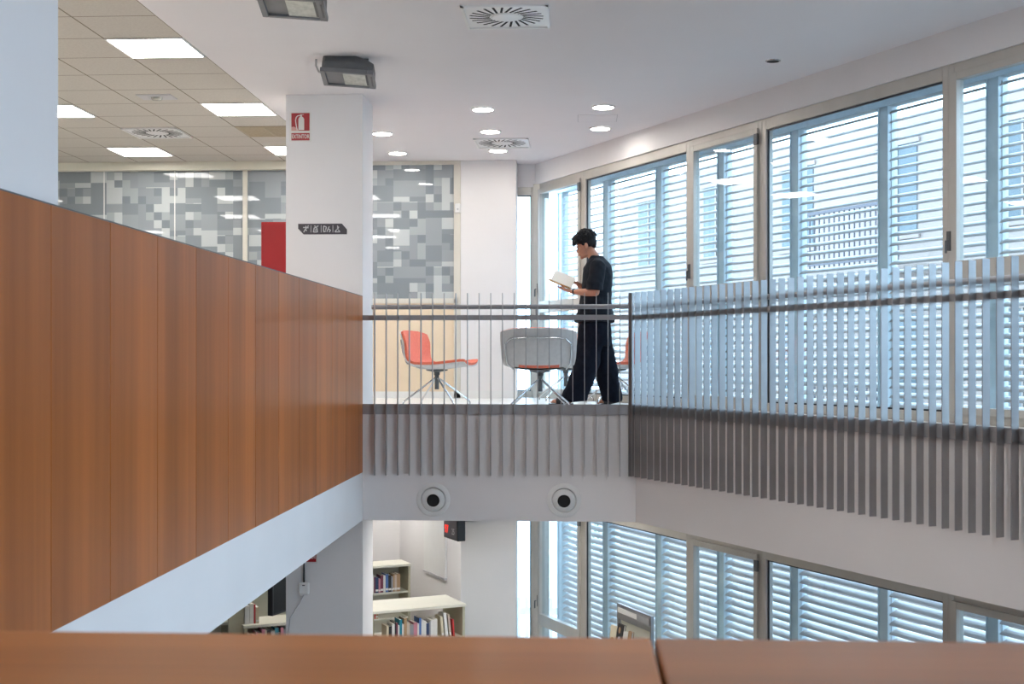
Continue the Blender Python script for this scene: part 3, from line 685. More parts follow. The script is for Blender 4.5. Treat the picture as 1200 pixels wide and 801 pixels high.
# ------------------------------------------------------------------ the reading man
PZ = F / 117; pp_ = at_depth(698, PZ)
man = empty('person', (pp_.x, pp_.y, FLOOR_U), PI); tag(man, 'person in black t-shirt and wide navy trousers walking while reading a book', 'person')
def seg(mb, pts, rad, n=14):      # sweep with rounded ends
    P = [Vector(p) for p in pts]; Rr = [(r, r) if not isinstance(r, tuple) else r for r in rad]
    t0 = (P[1] - P[0]).normalized(); t1 = (P[-1] - P[-2]).normalized()
    A = [P[0] - t0 * Rr[0][0] * k for k in (0.95, 0.8, 0.45)]; a = [tuple(q * f for q in Rr[0]) for f in (0.25, 0.6, 0.9)]
    B = [P[-1] + t1 * Rr[-1][0] * k for k in (0.45, 0.8, 0.95)]; b = [tuple(q * f for q in Rr[-1]) for f in (0.9, 0.6, 0.25)]
    mb.tube(A + P + B, a + Rr + b, n)
def remesh(o, vox, it=2, disp=None):
    r = o.modifiers.new('union', 'REMESH'); r.mode = 'VOXEL'; r.voxel_size = vox; r.use_smooth_shade = True
    if it:
        s = o.modifiers.new('smooth', 'SMOOTH'); s.iterations = it; s.factor = 0.5
    if disp:
        tx = bpy.data.textures.new(o.name + '_folds', 'CLOUDS'); tx.noise_scale = disp[1]; tx.noise_depth = 1
        d = o.modifiers.new('folds', 'DISPLACE'); d.texture = tx; d.strength = disp[0]; d.mid_level = 0.5
b = MB()
HT = Matrix.Translation((0.095, 0, 1.585)) @ Matrix.Rotation(math.radians(17), 4, 'Y')     # head frame, tipped down
def he(c, r, rot=None, n=16): b.ellipsoid(c, r, n, rot, HT)
he((-0.012, 0, 0.060), (0.094, 0.076, 0.092), n=24)         # cranium
he((0.030, 0, 0.000), (0.062, 0.062, 0.088), n=20)          # face
he((0.028, 0, -0.062), (0.052, 0.048, 0.036))               # jaw
he((0.068, 0, -0.084), (0.018, 0.022, 0.017))               # chin
he((0.076, 0, 0.030), (0.018, 0.050, 0.012))                # brow
he((0.064, 0.032, -0.012), (0.024, 0.020, 0.020)); he((0.064, -0.032, -0.012), (0.024, 0.020, 0.020))
b.rings([[(0.084, -0.006, 0.022), (0.084, 0.006, 0.022), (0.070, 0.010, 0.022), (0.070, -0.010, 0.022)], [(0.108, -0.010, -0.018), (0.108, 0.010, -0.018), (0.078, 0.018, -0.018), (0.078, -0.018, -0.018)], [(0.104, -0.012, -0.028), (0.104, 0.012, -0.028), (0.076, 0.017, -0.030), (0.076, -0.017, -0.030)]], True, HT)
he((0.085, 0, -0.045), (0.014, 0.024, 0.0065)); he((0.083, 0, -0.056), (0.014, 0.021, 0.0075))
for s in (1, -1):
    he((-0.004, 0.076 * s, 0.004), (0.020, 0.008, 0.032), Matrix.Rotation(math.radians(-12), 3, 'Y')); he((-0.002, 0.082 * s, 0.010), (0.017, 0.007, 0.022))
seg(b, [(-0.01, 0, 1.42), (0.015, 0, 1.49), (0.06, 0, 1.555)], [0.062, 0.056, 0.054], 18)       # neck
# torso
def trunk(mb, lv, n=24):
    rings = [[(cx + rx * math.cos(2 * PI * i / n), ry * math.sin(2 * PI * i / n), z) for i in range(n)] for z, cx, rx, ry in lv]
    mb.rings(rings, True)
trunk(b, [(0.80, 0.0, 0.10, 0.15), (0.90, 0.0, 0.115, 0.165), (1.02, 0.0, 0.10, 0.145), (1.18, -0.01, 0.11, 0.155), (1.32, -0.02, 0.12, 0.175), (1.41, -0.02, 0.095, 0.165), (1.455, -0.012, 0.06, 0.10)])
# legs
LEGF = [(0.03, 0.10, 0.86), (0.15, 0.10, 0.46), (0.265, 0.10, 0.10)]
LEGB = [(-0.02, -0.10, 0.86), (-0.06, -0.10, 0.47), (-0.19, -0.10, 0.11)]
for lg in (LEGF, LEGB): seg(b, lg, [0.085, 0.056, 0.040], 16)
def foot(mb, ax, y, az, tilt):
    T = Matrix.Translation((ax, y, az)) @ Matrix.Rotation(tilt, 4, 'Y')
    mb.ellipsoid((-0.02, 0, -0.045), (0.045, 0.034, 0.035), 12, None, T); mb.ellipsoid((0.07, 0, -0.055), (0.085, 0.040, 0.026), 14, None, T)
    for k in range(5): mb.ellipsoid((0.150 - 0.009 * k * (1 if k else 0), -0.030 + 0.0145 * k, -0.066), (0.026 - 0.002 * k, 0.0085 if k else 0.011, 0.011), 8, None, T)
foot(b, 0.285, 0.10, 0.105, 0.0); foot(b, -0.17, -0.10, 0.125, math.radians(14))
# near arm (person's left), forearm reaching forward under the book
SH = (-0.02, 0.185, 1.395); EL = (0.005, 0.235, 1.125); WR = (0.235, 0.155, 1.135)
seg(b, [SH, (-0.01, 0.215, 1.27), EL], [0.052, 0.046, 0.040]); seg(b, [EL, (0.10, 0.205, 1.125), WR], [0.040, 0.038, (0.022, 0.028)])
SH2 = (-0.02, -0.185, 1.395); EL2 = (0.06, -0.235, 1.13); WR2 = (0.185, -0.14, 1.235)
seg(b, [SH2, (0.02, -0.21, 1.27), EL2], [0.052, 0.046, 0.040]); seg(b, [EL2, (0.12, -0.19, 1.18), WR2], [0.040, 0.037, (0.021, 0.027)])
# book frame: spine from far end S1 to near end S2
S1 = Vector((0.453, 0.03, 1.248)); S2 = Vector((0.252, 0.03, 1.165)); BD = (S1 - S2); BL = BD.length; bx = BD.normalized()
# near hand: palm up beneath the near cover
def fingers(mb, base, dirs, lens, curl_axis, curls, r0=0.0088):
    for bp, dv, ln, cu in zip(base, dirs, lens, curls):
        p = Vector(bp); d = Vector(dv).normalized(); pts = [p - d * 0.02, p]; rad = [r0, r0]
        for k, fr in enumerate((0.45, 0.31, 0.24)):
            d = Matrix.Rotation(cu, 3, curl_axis) @ d; p = p + d * ln * fr; pts.append(p.copy()); rad.append(r0 * (0.95 - 0.10 * k))
        seg(mb, pts, rad, 8)
nh = Vector((WR[0], WR[1], WR[2])); pc = Vector((0.305, 0.110, 1.158))
ax = (pc - nh).normalized(); side = Vector((0, 0, 1)).cross(ax).normalized(); upn = ax.cross(side)
seg(b, [nh, nh + ax * 0.035, nh + ax * 0.085], [(0.020, 0.027), (0.017, 0.037), (0.014, 0.040)], 12)
kn = nh + ax * 0.085
fingers(b, [kn + side * s for s in (0.030, 0.010, -0.010, -0.029)], [ax + side * 0.12, ax + side * 0.03, ax - side * 0.04, ax - side * 0.12], (0.072, 0.080, 0.075, 0.060), side, [-0.10, -0.08, -0.10, -0.14])
th = nh + ax * 0.03 + side * 0.030
seg(b, [th, th + ax * 0.030 + side * 0.020 + upn * 0.010, th + ax * 0.060 + side * 0.022 + upn * 0.026, th + ax * 0.082 + side * 0.010 + upn * 0.036], [0.013, 0.0115, 0.010, 0.009], 8)
# far hand resting on the far page
FH = Vector(WR2); tgt = Vector((0.275, -0.055, 1.255)); ax2 = (tgt - FH).normalized(); side2 = Vector((0, 0, 1)).cross(ax2).normalized(); up2 = ax2.cross(side2)
seg(b, [FH, FH + ax2 * 0.030, FH + ax2 * 0.060], [(0.019, 0.026), (0.016, 0.034), (0.013, 0.036)], 12)
kn2 = FH + ax2 * 0.062
fingers(b, [kn2 + side2 * s for s in (0.028, 0.010, -0.009, -0.027)], [ax2 + up2 * 0.25 + side2 * 0.1, ax2 + up2 * 0.2, ax2 + up2 * 0.15, ax2 + up2 * 0.1 - side2 * 0.1], (0.062, 0.070, 0.066, 0.054), side2, [0.16, 0.18, 0.20, 0.24])
th = FH + ax2 * 0.02 + side2 * 0.028
seg(b, [th, th + ax2 * 0.025 + side2 * 0.022, th + ax2 * 0.055 + side2 * 0.032 - up2 * 0.004], [0.0125, 0.011, 0.009], 8)
body = b.build('body', M['skin'], man, smooth=True); remesh(body, 0.0042, 2)
# eyes, eyebrows
e = MB()
for s in (1, -1): e.ellipsoid((0.083, 0.031 * s, 0.010), (0.010, 0.013, 0.0045), 10, None, HT)
e.build('eyes', M['black'], man, smooth=True)
e = MB()
for s in (1, -1): e.ellipsoid((0.090, 0.030 * s, 0.032), (0.006, 0.020, 0.0042), 10, None, HT)
e.build('eyebrows', M['hair'], man, smooth=True)
# hair
hr = MB()
hr.ellipsoid((-0.020, 0, 0.086), (0.108, 0.090, 0.092), 24, None, HT)
hr.ellipsoid((0.046, 0, 0.106), (0.070, 0.080, 0.056), 18, None, HT)
hr.ellipsoid((-0.074, 0, 0.040), (0.046, 0.070, 0.072), 18, None, HT)
for s in (1, -1): hr.ellipsoid((-0.045, 0.060 * s, 0.045), (0.045, 0.022, 0.055), 14, None, HT); hr.ellipsoid((0.018, 0.068 * s, 0.050), (0.022, 0.012, 0.030), 12, None, HT)
rr = random.Random(3)
for k in range(90):
    a = rr.uniform(-1.0, 1.0); u = rr.uniform(0, 1)
    bx0 = Vector((0.045 + 0.05 * u, 0.066 * a, 0.135 - 0.03 * abs(a) - 0.03 * u)); dr = Vector((0.9, 0.5 * a + rr.uniform(-.3, .3), rr.uniform(-0.6, 0.6))).normalized()
    l = rr.uniform(0.025, 0.042); hr.tube([bx0 - dr * 0.015, bx0 + dr * l * 0.4, bx0 + dr * l * 0.8 + Vector((0, 0, -0.012)), bx0 + dr * l + Vector((-0.003, 0, -0.026))], [0.010, 0.009, 0.006, 0.002], 6, HT)
for k in range(120):
    th_ = rr.uniform(0.5, 2 * PI - 0.5); ph = rr.uniform(0.1, 1.35)
    c_ = Vector((-0.020 + 0.108 * math.cos(th_) * math.cos(ph), 0.082 * math.sin(th_) * math.cos(ph), 0.086 + 0.092 * math.sin(ph)))
    nrm = (c_ - Vector((-0.018, 0, 0.084))).normalized(); tdir = Vector((rr.uniform(-1, 1), rr.uniform(-1, 1), rr.uniform(-1.2, 0.4))); tdir = (tdir - nrm * tdir.dot(nrm)).normalized()
    hr.tube([c_ - nrm * 0.01, c_ + nrm * 0.004 + tdir * 0.012, c_ + nrm * 0.005 + tdir * 0.028, c_ + nrm * 0.001 + tdir * 0.04], [0.008, 0.008, 0.006, 0.002], 6, HT)
hair = hr.build('hair', M['hair'], man, smooth=True, angle=80)
# t-shirt
sh = MB()
trunk(sh, [(0.835, 0.012, 0.200, 0.245), (0.86, 0.012, 0.200, 0.245), (0.95, 0.008, 0.175, 0.225), (1.05, 0.0, 0.158, 0.21), (1.18, -0.012, 0.155, 0.20), (1.30, -0.022, 0.152, 0.205), (1.38, -0.020, 0.140, 0.205), (1.435, -0.018, 0.110, 0.175), (1.475, -0.012, 0.080, 0.105), (1.500, -0.004, 0.068, 0.078)], 32)
for s, e_, mid in ((SH, EL, (-0.005, 0.225, 1.27)), (SH2, EL2, (0.015, -0.222, 1.27))):
    sg = 1 if s[1] > 0 else -1
    sh.tube([(s[0], s[1] - 0.05 * sg, s[2] + 0.015), (s[0], s[1], s[2]), mid, (e_[0] + 0.004, e_[1] + 0.005 * sg, e_[2] + 0.085), (e_[0] + 0.008, e_[1] + 0.006 * sg, e_[2] + 0.02)], [0.060, 0.078, 0.080, 0.082, 0.084], 18)
so = sh.build('t_shirt', M['shirt'], man, smooth=True); remesh(so, 0.008, 3, (0.022, 0.10))
# trousers
tr = MB()
trunk(tr, [(0.60, 0.01, 0.150, 0.200), (0.72, 0.012, 0.170, 0.215), (0.84, 0.010, 0.165, 0.20), (0.92, 0.0, 0.140, 0.185)], 28)
def leg_cloth(c, r): 
    rings = []
    for (x, y, z), (rx, ry) in zip(c, r): rings.append([(x + rx * math.cos(2 * PI * i / 22) * (1 + .03 * math.sin(5 * 2 * PI * i / 22)), y + ry * math.sin(2 * PI * i / 22), z) for i in range(22)])
    tr.rings(rings, True)
leg_cloth([(0.03, 0.09, 0.82), (0.055, 0.10, 0.62), (0.095, 0.105, 0.42), (0.150, 0.105, 0.22), (0.215, 0.105, 0.09), (0.225, 0.105, 0.050)], [(0.135, 0.115), (0.135, 0.12), (0.130, 0.115), (0.128, 0.11), (0.140, 0.11), (0.145, 0.11)])
leg_cloth([(-0.01, -0.09, 0.82), (-0.035, -0.10, 0.62), (-0.085, -0.105, 0.42), (-0.135, -0.105, 0.22), (-0.165, -0.105, 0.10), (-0.172, -0.105, 0.040)], [(0.135, 0.115), (0.138, 0.12), (0.128, 0.115), (0.115, 0.11), (0.105, 0.105), (0.098, 0.10)])
to = tr.build('trousers', M['trouser'], man, smooth=True); remesh(to, 0.009, 3, (0.030, 0.13))
def sandal(ax, y, az, tilt, name='sandal'):
    T = Matrix.Translation((ax, y, az)) @ Matrix.Rotation(tilt, 4, 'Y')
    s = MB(); s.rings([[(0.06 + 0.125 * math.cos(2 * PI * i / 24), (0.042 + 0.006 * math.cos(2 * PI * i / 24)) * math.sin(2 * PI * i / 24), z) for i in range(24)] for z in (-0.104, -0.078)], True, T)
    for xx, ww in ((0.085, 0.045), (0.03, 0.04)):
        for k in range(-6, 6):
            a0, a1 = k * PI / 12, (k + 1) * PI / 12
            def q(a, r): return ((0.046 + r) * math.sin(a), -0.080 + (0.056 + r) * math.cos(a) * (1.0 if xx < 0.05 else 0.9))
            (y0, z0), (y1, z1), (y2, z2), (y3, z3) = q(a0, 0), q(a1, 0), q(a1, 0.006), q(a0, 0.006)
            s.add([(xx - ww / 2, y0, z0), (xx - ww / 2, y1, z1), (xx - ww / 2, y2, z2), (xx - ww / 2, y3, z3), (xx + ww / 2, y0, z0), (xx + ww / 2, y1, z1), (xx + ww / 2, y2, z2), (xx + ww / 2, y3, z3)],
                  [(0, 1, 2, 3), (7, 6, 5, 4), (0, 4, 5, 1), (1, 5, 6, 2), (2, 6, 7, 3), (3, 7, 4, 0)], T)
    s.build(name, M['black'], man, smooth=True)
sandal(0.285, 0.10, 0.105, 0.0); sandal(-0.17, -0.10, 0.125, math.radians(14))
w = MB(); w.tube([Vector(WR) - Vector((0.028, -0.010, 0.0)), Vector(WR) - Vector((0.010, -0.004, 0))], [(0.030, 0.034), (0.030, 0.034)], 16); w.build('wristband', M['black'], man, smooth=True)
# open book in his hands
bk = empty('open_book', (pp_.x, pp_.y, FLOOR_U), PI); tag(bk, 'open book with yellow cover held in both hands by the walking man', 'book')
pg_far = Vector((-0.052, -0.105, 0.112)); pg_near = Vector((0.010, 0.150, 0.012))
def leafblock(dv, th0, th1, name, m_, extra=0.0, up=None):
    dn = bx.cross(dv).normalized()
    if dn.z < 0: dn = -dn
    mb = MB(); A = S2 - bx * extra; B = S1 + bx * extra; n = 6; rings = []
    for k in range(n + 1):
        f = k / n * (1 + extra * 4); bulge = th1 * math.sin(min(1, f) * PI) * 0.25 if th1 > 0.004 else 0
        o = dv * f
        rings.append([A + o + dn * th0, B + o + dn * th0, B + o + dn * (th1 + bulge), A + o + dn * (th1 + bulge)])
    mb.rings(rings, True); return mb.build(name, m_, bk)
leafblock(pg_far, 0.0005, 0.010, 'pages', M['paper']); leafblock(pg_near, 0.0005, 0.009, 'pages', M['paper'])
leafblock(pg_far, -0.003, 0.0, 'cover', M['yellow'], 0.004); leafblock(pg_near, -0.003, 0.0, 'cover', M['yellow'], 0.004)

# ------------------------------------------------------------------ lower storey furniture
NA = math.atan2(NO.y, NO.x)                          # furniture lines up with the window wall
def unitT(px, py, ztop): p = at_height(px, py, ztop); return p
def bookcase(p, w, d, h, shelves, label, back=True, sidem='olive', divs=()):
    """p = front right foot; local x to the right, local y to the back"""
    t = empty('bookcase', (p.x, p.y, 0), NA); tag(t, label, 'bookcase')
    for x in (-0.03, -w):
        m = MB(); m.box((x, 0, 0), (x + 0.03, d, h - 0.0305)); m.build('side_panel', M[sidem], t, bevel=0.002)
    for x in divs:
        m = MB(); m.box((x, 0.01, 0), (x + 0.02, d - 0.02, h - 0.0305)); m.build('divider', M[sidem], t)
    m = MB(); m.box((-w - 0.01, -0.012, h - 0.03), (0.01, d, h)); m.build('top_panel', M['cream'], t, bevel=0.003)
    for z in shelves: m = MB(); m.box((-w + 0.0305, 0.005, z - 0.02), (-0.0305, d - 0.015, z)); m.build('shelf', M['cream'], t)
    if back: m = MB(); m.box((-w + 0.0305, d - 0.014, 0.0), (-0.0305, d, h - 0.0305)); m.build('back_panel', M['cream'], t)
    return t
bcols = {'white': (0.72, 0.70, 0.66), 'black': (0.02, 0.02, 0.022), 'navy': (0.03, 0.05, 0.12), 'teal': (0.02, 0.22, 0.30), 'red': (0.50, 0.03, 0.03), 'cream': (0.66, 0.58, 0.42), 'grey': (0.28, 0.28, 0.30), 'tan': (0.42, 0.26, 0.14), 'pink': (0.55, 0.22, 0.28), 'maroon': (0.16, 0.03, 0.06), 'blue': (0.08, 0.17, 0.42), 'beige': (0.55, 0.45, 0.36)}
for k, v in bcols.items(): M['bk_' + k] = mottled('book_' + k, tuple(c * 0.92 for c in v), v, 20, rough=0.5)
def book(parent_T, x, y, z, th, h, d, tilt, col, label, group, flat=False):
    T = parent_T @ Matrix.Translation((x, y, z)) @ (Matrix.Rotation(tilt, 4, 'Y') if not flat else Matrix.Rotation(-PI / 2, 4, 'Y'))
    m = MB(); m.box((0, 0, 0), (th, 0.003, h)); m.box((0, 0.003, 0), (0.003, d, h)); m.box((th - 0.003, 0.003, 0), (th, d, h))
    o = m.build('book', M['bk_' + col]); o.matrix_world = T; tag(o, label, 'book', group)
    m = MB(); m.box((0.0032, 0.0035, 0.003), (th - 0.0032, d - 0.004, h - 0.003)); m.build('pages', M['paper'], o)
    if th > 0.02:
        m = MB(); m.box((0.002, -0.0008, h * 0.10), (th - 0.002, -0.0001, h * 0.22)); m.build('spine_label', M['signwhite'], o)
    return th
def objT(p, a, z=0.0): return RZ(a, (p.x, p.y, z))
seen_labels = {}
def blabel(col, where, th, h, prev):
    size = 'thick ' if th > 0.038 else ('slim ' if th < 0.022 else '')
    tall = 'tall ' if h > 0.235 else ('short ' if h < 0.195 else '')
    s = f'{size}{tall}{col} book {where}' + (f', next to a {prev} one' if prev else '')
    while s in seen_labels: seen_labels[s] += 1; return None
    seen_labels[s] = 0; return s
def fill(T, x0, x1, y, z, seq, where, group, maxh=0.27, rnd=None, d=0.17, ret=False):
    rnd = rnd or R; x = x0; i = 0; prev = None; prev2 = None
    while x < x1:
        col = seq[i % len(seq)]; th = rnd.uniform(0.016, 0.046); h = rnd.uniform(0.175, maxh)
        if x + th > x1: break
        for _ in range(40):
            lab = blabel(col, where, th, h, prev)
            if lab: break
            h = rnd.uniform(0.175, maxh); th = rnd.uniform(0.016, 0.046)
            if rnd.random() < 0.3: col = rnd.choice(list(bcols))
        book(T, x, y, z, th, h, d, 0, col, lab, group)
        x += th + 0.0012; i += 1; prev = col
# near low bookcase: top right front corner at px (545,707)
p = unitT(545, 707, 1.5)
bookcase(p, 1.75, 0.62, 1.5, (0.42, 0.78, 1.13), 'low cream double-sided bookcase before the pillar, its top nearest the railing', back=False, divs=(-1.1,))
T = objT(p, NA)
fill(T, -0.93, -0.33, 0.03, 1.13, ['cream', 'black', 'white', 'black', 'maroon', 'white', 'teal', 'white', 'tan', 'beige', 'grey', 'pink', 'white', 'blue', 'white', 'white', 'navy', 'grey', 'white', 'white'], 'on the low bookcase before the pillar', 'books on the low bookcase before the pillar', 0.26)
book(T, -0.27, 0.03, 1.13, 0.028, 0.24, 0.17, -0.09, 'cream', 'cream book leaning beside the white pair at the bookcase end', 'leaning books at the bookcase end')
book(T, -0.225, 0.03, 1.13, 0.034, 0.275, 0.17, -0.10, 'white', 'tallest white book leaning at the end of the low bookcase', 'leaning books at the bookcase end')
book(T, -0.175, 0.03, 1.13, 0.022, 0.26, 0.17, -0.10, 'beige', 'beige book leaning between the tallest white one and a small red one', 'leaning books at the bookcase end')
book(T, -0.13, 0.03, 1.13, 0.018, 0.20, 0.17, -0.08, 'red', 'small red book leaning last beside the bookcase end panel', 'leaning books at the bookcase end')
fill(T, -1.66, -1.12, 0.38, 1.13, ['tan', 'grey', 'cream', 'black', 'beige', 'navy'], 'in the low bookcase, turned away', 'books facing the other side of the low bookcase', 0.24)
book(T, -0.98, 0.08, 1.13, 0.05, 0.22, 0.16, 0, 'maroon', 'maroon book lying flat on the low bookcase before the pillar', 'flat books', True)
# far low bookcase
p2 = unitT(481, 660, 1.5)
bookcase(p2, 2.4, 0.40, 1.5, (0.42, 0.78, 1.13), 'low cream bookcase standing farther back against the white wall')
T2 = objT(p2, NA)
fill(T2, -1.2, -0.12, 0.03, 1.13, ['white', 'black', 'grey', 'tan', 'beige', 'tan', 'white', 'white', 'maroon', 'navy', 'pink', 'maroon', 'white'], 'on the far bookcase, upper shelf', 'books on the upper shelf of the far bookcase', 0.25)
fill(T2, -1.2, -0.42, 0.03, 0.78, ['black', 'white', 'black', 'red', 'tan', 'black', 'white', 'red', 'navy'], 'on the far bookcase, second shelf', 'books on the second shelf of the far bookcase', 0.24)
# bookcases behind the column
p3 = at_height(352, 727, 1.49)
bookcase(p3, 0.60, 0.40, 1.49, (0.40, 0.80, 1.19), 'low cream bookcase partly hidden behind the square column')
T3 = objT(p3, NA)
fill(T3, -0.56, -0.04, 0.03, 1.19, ['black', 'beige', 'pink', 'tan', 'pink', 'cream', 'black', 'white', 'teal', 'black', 'pink', 'grey', 'white'], 'on the bookcase behind the square column', 'books on the bookcase behind the column', 0.25)
x = -0.58
for k, (cc, th, hh) in enumerate((('white', 0.05, 0.19), ('white', 0.04, 0.21), ('red', 0.016, 0.20), ('cream', 0.035, 0.17))):
    book(T3, x, 0.06, 1.49, th, hh, 0.15, 0, cc, ('white binder standing first on top of the bookcase behind the column', 'tallest white binder on top of the bookcase behind the column', 'slim red book between white binders on top of the bookcase', 'short cream book standing on top of the bookcase behind the column')[k], 'books standing on top of the bookcase'); x += th + 0.003
p4 = p3 + Vector((math.cos(NA), math.sin(NA))) * 0.3 + Vector((-math.sin(NA), math.cos(NA))) * 0.75
bookcase(p4, 1.05, 0.35, 2.2, (0.5, 0.9, 1.3, 1.72), 'tall cream bookcase with olive side panel behind the television')
T4 = objT(p4, NA)
fill(T4, -0.98, -0.35, 0.05, 1.72, ['teal', 'grey', 'cream', 'tan', 'white'], 'on the tall bookcase behind the television', 'books high on the tall bookcase', 0.25)
p5 = at_height(286.5, 712, 1.66)
t = empty('end_panel', (p5.x, p5.y, 0), NA); tag(t, 'olive shelving end panel standing beside the television, books at both sides', 'panel')
m = MB(); m.box((-0.17, 0.0, 0.0), (0.0, 0.03, 1.9)); m.build('board', M['olive'], t, bevel=0.003)
m = MB(); m.box((-0.18, -0.02, 1.9), (0.01, 0.05, 1.92)); m.build('cap', M['cream'], t)
p6 = at_height(270, 728, 1.50)
bookcase(p6, 1.3, 0.35, 1.50, (0.42, 0.78, 1.13), 'cream bookcase at the lowest corner under the white beam')
T6 = objT(p6, NA)
x = -0.34
for k, (cc, th) in enumerate((('white', 0.06), ('cream', 0.03), ('white', 0.045), ('grey', 0.03), ('white', 0.05), ('black', 0.03))):
    book(T6, x, 0.05, 1.50, th, 0.20 + 0.012 * k, 0.15, 0, cc, ('wide white binder farthest under the beam on the corner bookcase', 'cream book after the wide white binder under the beam', 'white binder between cream and grey books under the beam', 'grey book between two white binders under the beam', 'last white binder before a black book under the beam', 'black book beside the olive end panel under the beam')[k], 'binders on the corner bookcase'); x += th + 0.003
# television on an arm
pt = at_depth(316.5, F * 2.60 / 299.5)
tvdir = cam2w(0.36, 0.93).normalized(); tva = math.atan2(tvdir.y, tvdir.x)
t = empty('television', (pt.x, pt.y, 0), tva); tag(t, 'black flat television seen from the side beside the column below', 'television')
m = MB(); m.box((0, -0.03, 1.67), (0.95, 0.03, 2.25)); m.build('casing', M['black'], t, bevel=0.006)
m = MB(); m.box((0.02, -0.0315, 1.69), (0.93, -0.0302, 2.23)); m.build('screen', mat('tv_screen', (0.005, 0.005, 0.006), 0.35, spec=0.2), t)
m = MB(); m.tube([(0.47, 0.05, 1.9), (0.47, 0.10, 1.9), (0.47, 0.10, 2.845)], 0.02, 10); m.box((0.40, 0.031, 1.82), (0.54, 0.06, 1.98)); m.box((0.37, 0.02, 2.835), (0.57, 0.18, 2.849)); m.build('mounting_pole', M['lampgrey'], t)
cc_ = MB(); rr = random.Random(5)
for k in range(7):
    base = pt + tvdir * rr.uniform(0.25, 0.9)
    pts = [(base.x + rr.uniform(-.1, .1), base.y + rr.uniform(-.1, .1) - 0.12, 1.51 + 0.24 * math.sin(j * 0.7 + k) ** 2 * (1 if j else 0)) for j in range(7)]
    cc_.tube(pts, 0.006, 6)
# lower back wall details
W2P = at_depth(499, 17.6)
def w2(t_, off=0.0): return W2P + D * t_ - NO * off
T5 = Matrix.Translation((W2P.x, W2P.y, 0)) @ Matrix(((D.x, NO.x, 0, 0), (D.y, NO.y, 0, 0), (0, 0, 1, 0), (0, 0, 0, 1)))
m = MB(); m.box((-3.4, 0.0, 0.0), (1.42, 0.15, CEIL_L - 0.001), T5); struct(m.build('wall_back', M['plaster']), 'white inner wall of the lower storey')
q = at_depth(443, 18.6)
m = MB(); m.box((XW, q.y, 0.0), (W2P.x - 0.12, q.y + 0.12, CEIL_L - 0.001)); struct(m.build('wall_back', M['plaster']), 'white rear wall of the lower storey')
pa, pb = at_depth(486, 18.2), at_depth(498, 18.2)
m = MB(); m.box((pa.x, pa.y, 0), (pb.x, pa.y + 0.2, CEIL_L - 0.001)); struct(m.build('trim_3', M['plaster'], bevel=0.01), 'white pilaster on the rear wall')
t = empty('whiteboard'); t.matrix_world = T5; tag(t, 'large pale board hanging on the inner wall below the bridge', 'board')
m = MB(); m.box((-0.0, -0.03, 1.40), (0.80, -0.001, 2.6)); m.build('panel', M['whiteplastic'], t, bevel=0.004)
m = MB(); m.box((-0.0, -0.04, 1.375), (0.80, -0.001, 1.3995)); m.build('tray', M['signlight'], t)
# ticket display
td = on_line(543, W2P, D)
t = empty('number_display'); t.matrix_world = Matrix.Translation((*at_depth(520, 15.35), 0)) @ Matrix(((D.x, NO.x, 0, 0), (D.y, NO.y, 0, 0), (0, 0, 1, 0), (0, 0, 0, 1)))
tag(t, 'black number display with red digits under the bridge by the pillar', 'display')
zb = 2.19
m = MB(); m.box((0.0, 0.0, zb - 0.035), (0.44, 0.10, zb + 0.30)); m.build('casing', M['black'], t, bevel=0.004)
m = MB(); m.box((0.02, -0.003, zb - 0.012), (0.42, -0.0005, zb + 0.28)); m.build('face', M['signgrey'], t)
Rd = (PI / 2, 0, 0)
put_text('digits', '97', 0.135, t, (0.10, -0.004, zb + 0.07), Rd, M['led'], 0.85, 0.002)
put_text('small_digits', '25', 0.10, t, (0.31, -0.004, zb + 0.06), Rd, M['band'], 0.9, 0.001)
m = MB(); m.box((0.10, 0.101, zb + 0.18), (0.34, 0.55, zb + 0.22)); m.build('bracket', M['lampgrey'], t)
# display rack by the window
pr = at_height(723, 706, 1.86); zr = 1.86
rackd = (at_height(763, 722, 1.86) - pr); ra = math.atan2(rackd.y, rackd.x); RW = rackd.length
t = empty('display_rack', (pr.x, pr.y, 0), ra); tag(t, 'grey metal display rack holding books by the lower windows', 'rack')
for x in (0.0, RW - 0.025):
    m = MB(); m.box((x, 0.0, 0.0), (x + 0.025, 0.03, zr)); m.build('post', M['steel'], t)
    m = MB(); m.box((x, -0.22, 0.0), (x + 0.025, 0.30, 0.03)); m.build('foot', M['steel'], t)
m = MB(); m.box((0.0255, 0.0, zr - 0.15), (RW - 0.0255, 0.03, zr)); m.build('header', M['steel'], t)
m = MB(); m.box((0.03, -0.005, zr - 0.085), (RW * 0.60, -0.0005, zr - 0.035)); m.build('header_label', M['signwhite'], t)
m = MB(); m.box((RW * 0.60 + .001, -0.006, zr - 0.10), (RW - 0.03, -0.0005, zr - 0.02)); m.build('header_plate', M['band'], t)
m = MB(); m.box((0.0255, 0.031, 0.3), (RW - 0.0255, 0.04, zr - 0.152)); m.build('back_panel', M['cream'], t)
for k in range(3):
    m = MB(); m.box((0.0255, -0.14, zr - 0.475 - 0.42 * k), (RW - 0.0255, 0.0305, zr - 0.46 - 0.42 * k)); m.box((0.0255, -0.145, zr - 0.46 - 0.42 * k), (RW - 0.0255, -0.14, zr - 0.415 - 0.42 * k)); m.build('shelf', M['steel'], t)
Tr = RZ(ra, (pr.x, pr.y, 0))
